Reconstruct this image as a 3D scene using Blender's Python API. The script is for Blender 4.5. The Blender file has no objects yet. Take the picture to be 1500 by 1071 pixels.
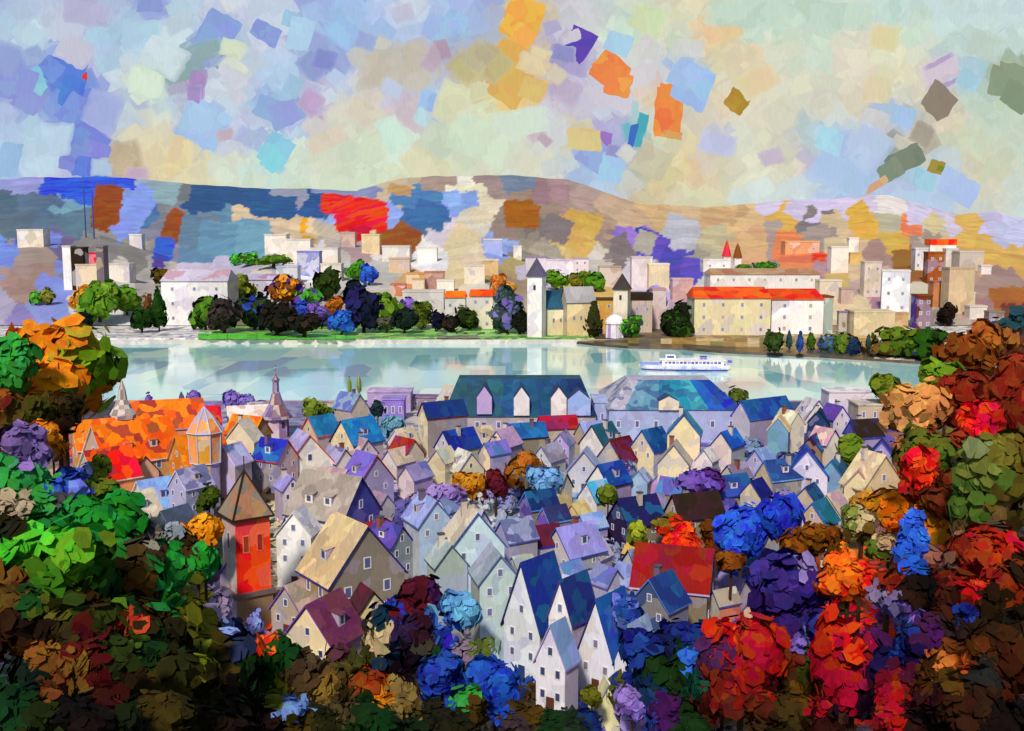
import bpy, math, random
from mathutils import Vector, Matrix
from mathutils.bvhtree import BVHTree
random.seed(7)
R = math.radians
scene = bpy.context.scene

# ---------------------------------------------------------------- camera, world, sun, exposure
FPX, HOR, CAMZ = 1608.0, 330.0, 60.0          # focal length and horizon measured in photo pixels, eye height in metres
PITCH = math.atan((535.5 - HOR) / FPX)
cam_d = bpy.data.cameras.new('camera'); cam = bpy.data.objects.new('camera', cam_d)
scene.collection.objects.link(cam); scene.camera = cam
cam.location = (0, 0, CAMZ); cam.rotation_euler = (R(90) - PITCH, 0, 0)
cam_d.sensor_width = 36.0; cam_d.lens = 36.0 * FPX / 1500.0
cam_d.clip_start = 0.5; cam_d.clip_end = 30000

EXPO = 0.2
SUN_EL, SUN_AZ = R(42), R(194)               # from behind the camera, a little to the left
w = bpy.data.worlds.new('World'); scene.world = w; w.use_nodes = True
nt = w.node_tree; nt.nodes.clear()
wo = nt.nodes.new('ShaderNodeOutputWorld'); bg = nt.nodes.new('ShaderNodeBackground')
st = nt.nodes.new('ShaderNodeTexSky'); st.sky_type = 'NISHITA'; st.sun_disc = False
st.sun_elevation = SUN_EL; st.sun_rotation = SUN_AZ
bg.inputs['Strength'].default_value = 0.085
nt.links.new(st.outputs[0], bg.inputs[0]); nt.links.new(bg.outputs[0], wo.inputs[0])
sd = bpy.data.lights.new('sun', 'SUN'); sd.energy = 3.2; sd.angle = R(5); sd.color = (1.0, 0.92, 0.80)
so = bpy.data.objects.new('sun', sd); scene.collection.objects.link(so)
to_sun = Vector((math.sin(SUN_AZ) * math.cos(SUN_EL), math.cos(SUN_AZ) * math.cos(SUN_EL), math.sin(SUN_EL)))
so.rotation_euler = to_sun.to_track_quat('Z', 'Y').to_euler(); so.location = (0, -50, 300)
vs = scene.view_settings
vs.view_transform = 'Standard'; vs.look = 'None'; vs.gamma = 1; vs.exposure = EXPO; vs.use_curve_mapping = False

# ---------------------------------------------------------------- projection helpers
CAM = Vector((0, 0, CAMZ))
FW = Vector((0, math.cos(PITCH), -math.sin(PITCH))); UP = Vector((0, math.sin(PITCH), math.cos(PITCH)))
def ray(px, py):
    return (FW + Vector((1, 0, 0)) * ((px - 750) / FPX) + UP * ((535.5 - py) / FPX)).normalized()
def proj(p):
    v = Vector(p) - CAM; d = v.dot(FW)
    return (750 + FPX * v.x / d, 535.5 - FPX * v.dot(UP) / d)
def at(px, py, Y):
    r = ray(px, py); return CAM + r * (Y / r.y)
def sm(a, b, t):
    t = max(0, min(1, (t - a) / (b - a))); return t * t * (3 - 2 * t)

def gz(x, y):                                  # near ground: the camera's hillside, falling to the town
    r = x / max(y, 20)
    z = 12 * (1 - sm(60, 150, y))
    side = max(sm(0.14, 0.4, -r), sm(0.2, 0.42, r))
    z += side * (max(0, 34 - .23 * y) - z) * (1 - sm(120, 260, y)) if side > 0 else 0
    return z
def ground_hit(px, py):
    r = ray(px, py); t = 20.0
    for i in range(4000):
        p = CAM + r * t
        if p.z <= gz(p.x, p.y): return p
        t += 0.5
        if p.y > 560: break
    return at(px, py, 400)

# ---------------------------------------------------------------- colour
def lin(h, k=1.0):
    if not isinstance(h, str): return h
    c = [int(h[i:i + 2], 16) / 255 for i in (0, 2, 4)]
    return tuple((x / 12.92 if x <= .04045 else ((x + .055) / 1.055) ** 2.4) * k for x in c)
def jit(c, a=.08, s=.05):
    v = 1 + random.uniform(-a, a)
    return tuple(max(0.002, min(.95, x * v * (1 + random.uniform(-s, s)))) for x in c)
def mix(a, b, t): return tuple(a[i] * (1 - t) + b[i] * t for i in range(3))

# ---------------------------------------------------------------- materials
def paint(name, size, rough=.55, spec=.35, bump=.5, acc=.5, emit=None, thr=.72, var=.3, soft=0.0):
    """matt surface whose own colour comes in angular patches with brushed streaks"""
    m = bpy.data.materials.new(name); m.use_nodes = True; n = m.node_tree; L = n.links; n.nodes.clear()
    N = n.nodes.new
    out = N('ShaderNodeOutputMaterial'); geo = N('ShaderNodeNewGeometry')
    mp = N('ShaderNodeMapping'); mp.inputs['Scale'].default_value = (1 / size,) * 3
    mp.inputs['Rotation'].default_value = (R(25), R(32), R(18)); L.new(geo.outputs['Position'], mp.inputs[0])
    wn = N('ShaderNodeTexNoise'); wn.inputs['Scale'].default_value = 1.7; wn.inputs['Detail'].default_value = 2
    L.new(mp.outputs[0], wn.inputs['Vector'])
    wa = N('ShaderNodeMixRGB'); wa.blend_type = 'LINEAR_LIGHT'; wa.inputs[0].default_value = .16
    L.new(mp.outputs[0], wa.inputs[1]); L.new(wn.outputs['Color'], wa.inputs[2])
    vo = N('ShaderNodeTexVoronoi'); vo.distance = 'CHEBYCHEV'; vo.inputs['Scale'].default_value = 1.0
    L.new(wa.outputs[0], vo.inputs['Vector'])
    sp = N('ShaderNodeSeparateColor'); L.new(vo.outputs['Color'], sp.inputs[0])
    m2 = N('ShaderNodeMapping'); m2.inputs['Scale'].default_value = (9 / size, 1.3 / size, 1.5 / size)
    m2.inputs['Rotation'].default_value = (R(35), R(15), R(-40)); L.new(geo.outputs['Position'], m2.inputs[0])
    sn = N('ShaderNodeTexNoise'); sn.inputs['Scale'].default_value = 1.2; sn.inputs['Detail'].default_value = 5
    sn.inputs['Roughness'].default_value = .65; L.new(m2.outputs[0], sn.inputs['Vector'])
    ca = N('ShaderNodeAttribute'); ca.attribute_name = 'Col'
    cb = N('ShaderNodeAttribute'); cb.attribute_name = 'Acc'
    gt = N('ShaderNodeMath'); gt.operation = 'GREATER_THAN'; gt.inputs[1].default_value = thr; L.new(sp.outputs[0], gt.inputs[0])
    mu = N('ShaderNodeMath'); mu.operation = 'MULTIPLY'; mu.inputs[1].default_value = acc; L.new(gt.outputs[0], mu.inputs[0])
    mx = N('ShaderNodeMixRGB'); L.new(mu.outputs[0], mx.inputs[0]); L.new(ca.outputs['Color'], mx.inputs[1]); L.new(cb.outputs['Color'], mx.inputs[2])
    v1 = N('ShaderNodeMapRange'); v1.inputs[3].default_value = 1 - var / 2; v1.inputs[4].default_value = 1 + var / 2; L.new(sp.outputs[1], v1.inputs[0])
    v2 = N('ShaderNodeMapRange'); v2.inputs[1].default_value = .3; v2.inputs[2].default_value = .7
    v2.inputs[3].default_value = 1 - var * .45; v2.inputs[4].default_value = 1 + var * .45; L.new(sn.outputs[0], v2.inputs[0])
    vm = N('ShaderNodeMath'); vm.operation = 'MULTIPLY'; L.new(v1.outputs[0], vm.inputs[0]); L.new(v2.outputs[0], vm.inputs[1])
    hs = N('ShaderNodeHueSaturation'); h1 = N('ShaderNodeMapRange'); h1.inputs[3].default_value = .485; h1.inputs[4].default_value = .515
    L.new(sp.outputs[2], h1.inputs[0]); L.new(h1.outputs[0], hs.inputs['Hue']); L.new(vm.outputs[0], hs.inputs['Value']); L.new(mx.outputs[0], hs.inputs['Color'])
    if emit is not None:
        e = N('ShaderNodeEmission'); e.inputs[1].default_value = emit; L.new(hs.outputs[0], e.inputs[0]); L.new(e.outputs[0], out.inputs[0]); return m
    b = N('ShaderNodeBsdfPrincipled'); b.inputs['Roughness'].default_value = rough
    b.inputs['Specular IOR Level'].default_value = spec
    L.new(hs.outputs[0], b.inputs['Base Color'])
    bp = N('ShaderNodeBump'); bp.inputs['Strength'].default_value = bump; bp.inputs['Distance'].default_value = size * .05
    L.new(sn.outputs[0], bp.inputs['Height']); L.new(bp.outputs[0], b.inputs['Normal']); L.new(b.outputs[0], out.inputs[0])
    return m
M = {
 'near': paint('foliage_near', 1.1, rough=.85, bump=.3, var=.35, spec=.08),
 'leaf': paint('foliage_mid', 1.6, rough=.85, bump=.3, var=.35, spec=.08),
 'far': paint('foliage_far', 4.0, rough=.85, bump=.3, var=.35, spec=.08),
 'wall': paint('plaster', 2.6, rough=.78, spec=.18, bump=.35, acc=.32, var=.24),
 'roof': paint('roofing', 2.6, rough=.82, spec=.12, bump=.4, acc=.6, var=.38, thr=.66),
 'farwall': paint('plaster_far', 8.0, rough=.8, spec=.15, bump=.3, acc=.4, var=.26),
 'hill': paint('hill_fields', 42.0, rough=.9, spec=.08, bump=.2, acc=.0, var=.22),
 'ground': paint('soil', 3.5, bump=.4, acc=.6, var=.5),
 'sky': paint('sky_paint', 140.0, emit=2 ** -EXPO, acc=0, var=.10),
 'metal': paint('painted_trim', 1.0, bump=.15, acc=0, var=.15),
}
def water_mat():
    m = bpy.data.materials.new('river_water'); m.use_nodes = True; n = m.node_tree; L = n.links; N = n.nodes.new
    b = n.nodes['Principled BSDF']; b.inputs['Roughness'].default_value = .03; b.inputs['IOR'].default_value = 1.6
    geo = N('ShaderNodeNewGeometry'); mp = N('ShaderNodeMapping'); mp.inputs['Scale'].default_value = (1 / 16, 1 / 42, 1)
    L.new(geo.outputs['Position'], mp.inputs[0])
    vo = N('ShaderNodeTexVoronoi'); vo.distance = 'CHEBYCHEV'; vo.inputs['Scale'].default_value = 1; L.new(mp.outputs[0], vo.inputs['Vector'])
    sp = N('ShaderNodeSeparateColor'); L.new(vo.outputs['Color'], sp.inputs[0])
    cr = N('ShaderNodeValToRGB'); cr.color_ramp.interpolation = 'CONSTANT'
    pal = [(0, 'ACDCDC'), (.22, 'CDECE2'), (.45, 'B8E2DE'), (.6, 'D8F0E2'), (.8, '8CC4CC'), (.92, 'A4BCD4')]
    e = cr.color_ramp.elements; e[0].position = 0; e[0].color = (*lin(pal[0][1]), 1); e[1].position = pal[1][0]; e[1].color = (*lin(pal[1][1]), 1)
    for p_, c_ in pal[2:]: q = e.new(p_); q.color = (*lin(c_), 1)
    L.new(sp.outputs[0], cr.inputs[0])
    hs = N('ShaderNodeHueSaturation'); hs.inputs['Value'].default_value = 1.05; hs.inputs['Saturation'].default_value = 1.0; L.new(cr.outputs[0], hs.inputs['Color']); L.new(hs.outputs[0], b.inputs['Base Color'])
    m2 = N('ShaderNodeMapping'); m2.inputs['Scale'].default_value = (.1, .35, 1); L.new(geo.outputs['Position'], m2.inputs[0])
    sn = N('ShaderNodeTexNoise'); sn.inputs['Detail'].default_value = 3; L.new(m2.outputs[0], sn.inputs['Vector'])
    bp = N('ShaderNodeBump'); bp.inputs['Strength'].default_value = .05; bp.inputs['Distance'].default_value = .2
    L.new(sn.outputs[0], bp.inputs['Height']); L.new(bp.outputs[0], b.inputs['Normal'])
    return m

# ---------------------------------------------------------------- mesh builder
ACC_DEFAULT = ['8C86C8', 'C8B48C', '6C7CB8', 'A89CC0']
class MB:
    def __init__(s): s.v = []; s.f = []; s.c = []; s.a = []
    def poly(s, pts, col, acc=None):
        i = len(s.v); s.v += [tuple(p) for p in pts]; s.f.append(tuple(range(i, i + len(pts))))
        c = [lin(q) for q in col] if isinstance(col, list) else [lin(col)] * len(pts)
        s.c.append(c); s.a.append([lin(acc)] * len(pts) if acc is not None else c)
    def box(s, x0, x1, y0, y1, z0, z1, col, acc=None, top=None, front=None):
        P = [(x0, y0, z0), (x1, y0, z0), (x1, y1, z0), (x0, y1, z0), (x0, y0, z1), (x1, y0, z1), (x1, y1, z1), (x0, y1, z1)]
        for k, q in enumerate([(0, 1, 5, 4), (1, 2, 6, 5), (2, 3, 7, 6), (3, 0, 4, 7), (4, 5, 6, 7), (3, 2, 1, 0)]):
            c = top if (k == 4 and top) else (front if (k == 0 and front) else col)
            s.poly([P[j] for j in q], c, acc)
    def prism(s, ring0, ring1, col, acc=None, caps=True):
        n = len(ring0)
        for i in range(n):
            j = (i + 1) % n; c = col[i % len(col)] if isinstance(col, list) else col
            s.poly([ring0[i], ring0[j], ring1[j], ring1[i]], c, acc)
        c = col[0] if isinstance(col, list) else col
        if caps: s.poly(ring0[::-1], c, acc); s.poly(ring1, c, acc)
    def lathe(s, prof, n, col, acc=None, x=0, y=0, rot=0):
        rings = [[(x + r * math.cos(rot + 2 * math.pi * k / n), y + r * math.sin(rot + 2 * math.pi * k / n), z) for k in range(n)] for r, z in prof]
        for i in range(len(rings) - 1):
            for k in range(n):
                j = (k + 1) % n; c = col[(k + i) % len(col)] if isinstance(col, list) else col
                if prof[i + 1][0] < 1e-3: s.poly([rings[i][k], rings[i][j], rings[i + 1][k]], c, acc)
                elif prof[i][0] < 1e-3: s.poly([rings[i][k], rings[i + 1][j], rings[i + 1][k]], c, acc)
                else: s.poly([rings[i][k], rings[i][j], rings[i + 1][j], rings[i + 1][k]], c, acc)
    def bar(s, a, b, r, col, n=4, r2=None):
        a = Vector(a); b = Vector(b); d = (b - a).normalized(); u = d.orthogonal().normalized(); v = d.cross(u); r2 = r if r2 is None else r2
        r0 = [a + (u * math.cos(t) + v * math.sin(t)) * r for t in [2 * math.pi * k / n for k in range(n)]]
        r1 = [b + (u * math.cos(t) + v * math.sin(t)) * r2 for t in [2 * math.pi * k / n for k in range(n)]]
        s.prism(r0, r1, col)
    def build(s, name, mat, parent=None, loc=None):
        me = bpy.data.meshes.new(name); me.from_pydata(s.v, [], s.f); me.update()
        for nm, src in (('Col', s.c), ('Acc', s.a)):
            at_ = me.color_attributes.new(nm, 'FLOAT_COLOR', 'CORNER'); buf = []
            for c in src:
                for q in c: buf += [q[0], q[1], q[2], 1.0]
            at_.data.foreach_set('color', buf)
        me.materials.append(M[mat] if isinstance(mat, str) else mat)
        o = bpy.data.objects.new(name, me); scene.collection.objects.link(o)
        if parent: o.parent = parent
        if loc is not None: o.location = loc
        return o
THINGS = []
def thing(o, base, cat, px, group=None):
    o['category'] = cat
    if group: o['group'] = group
    THINGS.append((o, base, px)); return o
def empty(name, loc, rz=0):
    o = bpy.data.objects.new(name, None); o.empty_display_size = 1; scene.collection.objects.link(o); o.location = loc; o.rotation_euler = (0, 0, rz); return o
def structure(o): o['kind'] = 'structure'; return o
def stuff(o): o['kind'] = 'stuff'; return o

def blend_col(S, px, py, k=4):
    b = sorted(S, key=lambda s: (s[0] - px) ** 2 + (s[1] - py) ** 2)[:k]
    w = [1 / (60 + (s[0] - px) ** 2 + (s[1] - py) ** 2) for s in b]; t = sum(w)
    return tuple(sum(s[2][i] * q for s, q in zip(b, w)) / t for i in range(3))
NAMED = [('cream', 'E2D2AC'), ('white', 'E4E2E0'), ('pale grey', 'BDB8B4'), ('grey', '8C8888'), ('dark grey', '4A4A4C'), ('black', '161412'), ('beige', 'C4AE8C'),
 ('ochre', 'C08A20'), ('orange', 'E87A14'), ('peach', 'DDA070'), ('brown', '7A4C1C'), ('dark brown', '3C280E'), ('rust red', '8A3010'), ('bright red', 'E02410'), ('crimson', 'A01414'),
 ('maroon', '561624'), ('pink', 'C49CA8'), ('lavender', 'B0A4D0'), ('purple', '7456B4'), ('deep purple', '38206C'), ('bright blue', '2A58D0'), ('light blue', '84A8DC'), ('navy', '16245C'),
 ('blue', '22589C'), ('teal', '2C6474'), ('turquoise', '40A4C0'), ('pale blue', 'C4DCE4'), ('green', '3C8A28'), ('lime green', '74A020'), ('olive', '5C6020'), ('dark green', '143C12'), ('grey green', '8CA08C'), ('bottle green', '24483C')]
NL = [(n_, lin(h)) for n_, h in NAMED]
def cname(c):
    c = lin(c); g = lambda t: [x ** .45 for x in t]
    a = g(c); return min(NL, key=lambda q: sum((x - y) ** 2 for x, y in zip(a, g(q[1]))))[0]

# ---------------------------------------------------------------- colour sites (x, y in photo pixels)
def sites(txt):
    out = []
    for t in txt.split():
        x, y, h = t.split(','); out.append((float(x), float(y), lin(h)))
    return out
def near_col(S, px, py, k=1, ay=1.0):
    b = sorted(S, key=lambda s: (s[0] - px) ** 2 + ((s[1] - py) * ay) ** 2)[:k]
    return random.choice(b)[2]
SKY = sites("""0,0,9DB2DB 60,5,A9B4D8 130,5,A9A5CC 220,5,8093D2 270,10,A8C0D8 330,5,C9CDDA 400,5,B4BFDC 450,5,8B9AD8 500,5,93B4E6 550,10,A8BCE8 600,5,C4C8DC 650,10,A4BDE8 700,5,8A9ED6 760,5,C9B58C 850,10,C4C2D0 900,15,B9C4C8 950,10,CFCFC0 1000,10,D4CDB0 1100,10,B7CBC0 1200,15,B4C9BF 1300,15,B6CFD0 1400,15,BAD0D8 1500,15,BCD0DA
0,50,A6C0DE 50,45,B4CBE2 100,45,B9C0DE 150,50,9CBEDF 200,50,A4C2E0 260,55,C8D6E4 330,40,8FA4DA 370,45,BAC2E4 400,60,C6C0D8 430,30,BCCCE4 500,50,8FB6E6 560,45,98B4E6 600,40,A0B8E8 650,35,88B0E4 700,50,9AAFD8 800,60,A79FD0 850,30,C6C2CC 900,60,C9D6C8 930,30,B8CDBE 960,40,D8D2AC 1000,60,C4CDBE 1050,50,DDBE96 1100,40,BACEC2 1200,60,C6D3C6 1250,70,D6CDBC 1300,60,D4D3BC 1350,50,BCD0C4 1400,60,B4CCC8 1450,50,BCD0D0 1500,50,BFD3DA
0,100,8094D0 30,120,7C88D4 70,100,7C98DA 100,120,5C7CDC 110,85,B8B4D4 170,80,9FC0DE 200,90,BCC8DC 230,60,CAD8E6 250,100,7F9EA4 290,90,7FA0A8 300,70,8098D8 340,80,CCD4C0 350,110,BCB4CC 390,90,A9C6E6 420,110,A9C4E6 450,60,94AEDC 480,90,7C84CC 500,110,A9BBE4 550,95,C4B9A6 590,100,BCB2A4 640,80,B9A4B8 680,90,B8A880 700,110,C8B888 740,90,C9AE6C 760,130,E0AE50 790,80,D8C098 820,70,A79CD0 850,110,B0A8CC 900,110,C6BED0 950,90,C8C4CE 1000,110,92B4E4 1020,130,92B4E4 1060,100,D0C4A4 1100,90,DAC8A6 1150,80,C8D2C4 1200,70,BDD4C8 1250,90,D8CDBC 1300,100,D6CFB4 1330,110,D6D0B8 1380,100,C9B8CC 1420,110,9CC0D8 1470,110,9CAC94 1500,110,8A9A80
0,150,A4B0DC 40,150,8C9CD8 100,150,7C90D6 110,140,4C74DC 150,150,8E9CDA 170,130,A9B4DC 200,120,CCD6C4 220,130,CCDCCC 250,150,B0C8DC 280,130,A07CBC 300,150,BACFE2 320,130,C4D0E2 360,150,B4C8E0 400,150,8FB0DE 430,130,94B4DC 455,150,BA9CC8 480,130,B8CFE4 500,150,D2C8C0 540,150,D0C4B4 570,130,B4BCE0 590,160,C8B0C0 620,150,90ACE4 640,130,A0BCE4 660,150,D5CEB6 700,150,CCD2B4 750,150,DDBE76 800,150,C9C4D8 815,130,A898BC 850,150,BEB6D4 880,160,BCC4DC 900,140,C6BED0 940,170,D0C8C4 970,150,E0BC94 1010,160,D4C8B0 1050,150,DCC9A8 1100,150,D8D0BC 1150,150,D6CFBA 1200,160,CEC8BC 1250,150,D3CCB4 1280,150,D8C4B0 1310,165,98B4E0 1350,160,BDBEB2 1380,180,D4C4B0 1450,160,BACBBE 1500,150,B4C4B4
0,200,A6BEE0 40,200,A8CCE0 100,200,8091DA 120,190,7484D4 150,190,9CA6DE 180,180,B4C4D4 200,190,D8CDB4 220,210,D8D0B0 250,190,D9CCB2 280,200,8FB0E4 310,180,9DB9E4 330,200,B8A8C4 350,190,BAC3E0 390,190,8CA0DC 400,210,C8D8CC 440,190,A9BFE2 480,200,D2C4B4 500,210,C6CEC2 550,200,CCD4BC 570,200,C4DCD4 600,180,C8BCC4 640,200,BCC8B8 700,200,CAD6C2 760,190,C4D6CC 800,190,C8CEDA 850,190,D4C490 880,200,A49AD2 910,190,B0A8D8 935,190,3CA8BC 960,200,CBD2C4 1000,200,D8CBA0 1050,210,B4B8DC 1100,200,D0D0BC 1130,200,D0C8B4 1180,190,B4C4C4 1210,200,A4C4E0 1260,210,B4C4DC 1300,200,C4BCC8 1330,210,D2C8B4 1350,190,A09488 1400,210,C7CCB4 1450,200,C4CCB8 1500,200,BCCCC0
0,250,9BBBE0 20,230,8FB0DA 60,240,B9CCE4 90,240,B9B8DC 110,230,7C86D4 140,235,6C7CD4 180,230,B8A488 180,240,CCB08C 220,240,D8C6A8 260,230,DCC490 280,240,D6CBA4 320,220,CAD4C4 350,240,CCD4C4 400,225,84C4DC 430,230,CDD6C4 450,250,CDD6C4 500,240,C4D0BC 550,250,CBD3BC 570,220,C8DCD0 620,240,D4CCA8 680,240,C8D2BC 700,250,D2CEBC 780,240,CFCBBB 830,240,C8CCC8 850,240,94AAE0 870,220,90A4DC 900,250,A4C8E8 920,235,8C94C4 950,250,C2B68C 1000,240,D4C090 1030,250,DCB890 1060,240,CFC8B0 1090,220,D4D4C4 1100,250,D6D2BC 1150,250,D4CCB4 1180,230,B4A4CC 1230,230,9FB6E2 1260,250,A0BAE4 1300,240,9DB6E4 1310,225,6C7C70 1350,270,9CC0DC 1380,250,AAC2E0 1400,280,9CB4E0 1430,260,D4C098 1460,250,C8C8B0 1500,250,BACCC8
1010,280,D0CCB0 1060,290,CCC8A8 1100,290,C6D4DA 1180,285,C4D0DC 1200,280,A9BEE4 1260,280,A4BCE4 1320,280,B0BEE0 1380,300,B0C4E4 1440,290,CCCCC0 1500,300,C4D0D4 1000,260,DCC09C 940,280,CCB890 900,280,B0C4E4 -100,100,A0B4DA -100,220,9CBCE0 1620,100,BCCCC8 1620,250,BCCCC8""")
# sky accents: x, y, w, h, angle, colour
SKYD = """763,28,52,62,20,E8A42C 765,55,30,30,40,E8A838 755,100,64,70,20,DCA444 748,125,50,55,35,D8A850 720,90,60,44,40,B8A874 830,88,60,40,10,9C8CC8 848,65,36,50,30,5438B0 825,78,36,24,10,7474C0 835,55,30,16,-20,C8BCCC 895,105,48,46,35,E8822C 905,125,40,34,15,E88430 885,98,28,26,50,E8862C 979,165,36,66,5,E87C24 978,150,24,50,0,E88028 985,198,30,12,10,D8984C 935,190,20,52,12,34A8BC 926,200,10,40,14,2C6CC0 930,165,10,34,5,98C4CC 1080,148,34,30,35,AC8018 1072,150,20,20,40,B48820 1018,125,54,60,20,92B4E8 1005,110,40,40,30,98BAE8 1052,212,56,32,10,B4B8E0 1130,230,34,24,-20,B4A0CC 1378,105,60,36,-28,C8B4CC 1376,90,50,8,-28,A080C0 1390,122,44,7,-25,A084C4 1375,150,46,44,40,8C7C70 1350,198,36,34,30,9C9088 1325,235,56,34,-28,748070 1305,250,36,26,-35,7C8878 1283,272,38,10,-35,D0A078 1390,180,44,18,-25,DCCCB8 1373,245,22,20,20,A0842C 1377,247,10,8,20,748420 1478,120,56,50,10,84947C 1490,140,40,40,30,7C8C74 1295,55,40,34,10,D8C48C 1322,170,34,28,20,9CB8E4 1245,90,50,40,10,D8CEC0 1240,235,80,90,25,A0B8E4 1270,215,60,60,40,A8BEE4 1215,205,40,34,20,9CC8E4 1405,275,60,40,30,A0B8E4 1355,265,34,28,20,94C4DC 1420,120,34,24,35,98C4DC 1285,130,40,40,10,D8C89C 1150,75,60,24,-15,D0D0C0 1110,120,60,40,-30,DCC094 1060,45,60,34,-20,DDBE90 1010,70,50,24,0,C8C4CC 920,45,44,34,10,C0D8CC 950,28,46,40,25,C4D4A4 905,65,40,30,20,9CC0E4 883,210,20,34,15,9068C4 870,228,44,40,30,8CA0DC 895,248,36,40,15,98C0E8 905,222,30,16,10,8480C4 918,225,26,24,40,D8D0C4 855,205,50,30,5,D4BC80 785,195,30,24,-30,C4A0B4 797,205,24,14,40,B088A4 830,135,44,34,20,B8A4C4 790,80,30,20,20,DCCCA0 785,97,56,28,25,DCC89C 815,110,30,24,40,D8CCA8
580,95,110,60,-12,BCB2A4 600,110,70,50,20,C0B6A8 635,85,24,46,30,B49CB4 650,72,18,30,-20,A888A8 590,20,34,26,-18,B4ACC8 535,60,30,26,20,8C98D8 575,130,30,24,30,B8C0E4 605,165,44,50,35,C4B0BC 630,155,34,40,20,90B0E4 620,172,24,24,30,A8D4E0 575,195,34,50,-30,C0DCD4 640,205,50,44,30,BCC8B8 688,95,40,56,45,B8A878 700,85,40,40,45,B4A888 660,150,50,60,20,D0CEA8 780,130,40,30,20,D8B468 460,60,36,30,20,9098D8 475,88,34,30,15,7880CC 390,48,40,28,30,8098DC 425,28,22,24,20,90B8DC 440,50,34,44,10,A0C4E4 320,45,50,60,30,8098DC 310,60,40,36,30,7C9CD8 275,85,90,26,-22,7FA0A8 260,110,50,24,-25,84A4A8 300,75,60,20,-25,86A4A0 340,72,36,26,15,C8D4B4 288,130,26,56,8,9C78BC 285,140,22,30,5,9870BC 196,108,14,24,10,E8A42C 122,113,11,13,0,D83818 95,105,56,50,30,4C70D8 105,135,34,44,15,4070D8 75,100,30,30,40,6484DC 52,120,26,36,-25,74B8D8 55,130,20,20,30,80BCD8 115,165,50,50,30,7088D8 150,165,50,60,20,9CA8E0 125,210,60,50,35,6C80D8 110,235,50,40,20,7484D4 140,225,40,34,15,7C84D8 135,245,50,30,10,5474D8 25,120,56,50,20,8090D8 10,90,40,50,20,8898D4 40,150,40,30,30,848CD8 60,230,50,44,10,B0CCE4 15,235,30,50,10,8CB0DC 80,205,50,50,0,B4D4E4 150,245,34,24,0,A8CCE0 200,258,34,26,0,B898CC 175,225,26,34,15,BCA488 265,220,34,40,10,DCC494 305,185,60,64,30,98B8E4 290,175,44,40,20,9CBAE4 330,198,26,16,-15,BCA0B4 405,222,44,44,30,7CC0DC 400,235,24,30,40,78C4DC 395,160,44,34,25,88A8DC 420,165,50,36,-20,8C9CDC 455,150,32,34,35,B898C8 430,125,24,30,30,94BCDC 360,200,30,24,30,9CACDC 222,62,14,16,10,A0A4B8 225,95,24,20,20,C0B8D0 215,120,50,44,10,CCDCCC 110,75,50,44,30,C0BCD4 130,20,70,36,10,A8A4CC 220,8,36,20,0,8090D4 210,50,60,40,0,A0C4E0 260,35,40,30,-25,A8B8CC 240,85,60,50,30,C8D8E4 1090,20,120,40,0,B4CABE 1230,25,90,40,0,B4CCC0 1445,70,50,40,20,B8C8C0 480,205,60,30,-25,CFC4B0 530,165,44,34,40,CFC0B0 700,205,90,60,20,C8D8C4 760,180,80,40,-10,C8D8CC"""

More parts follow.
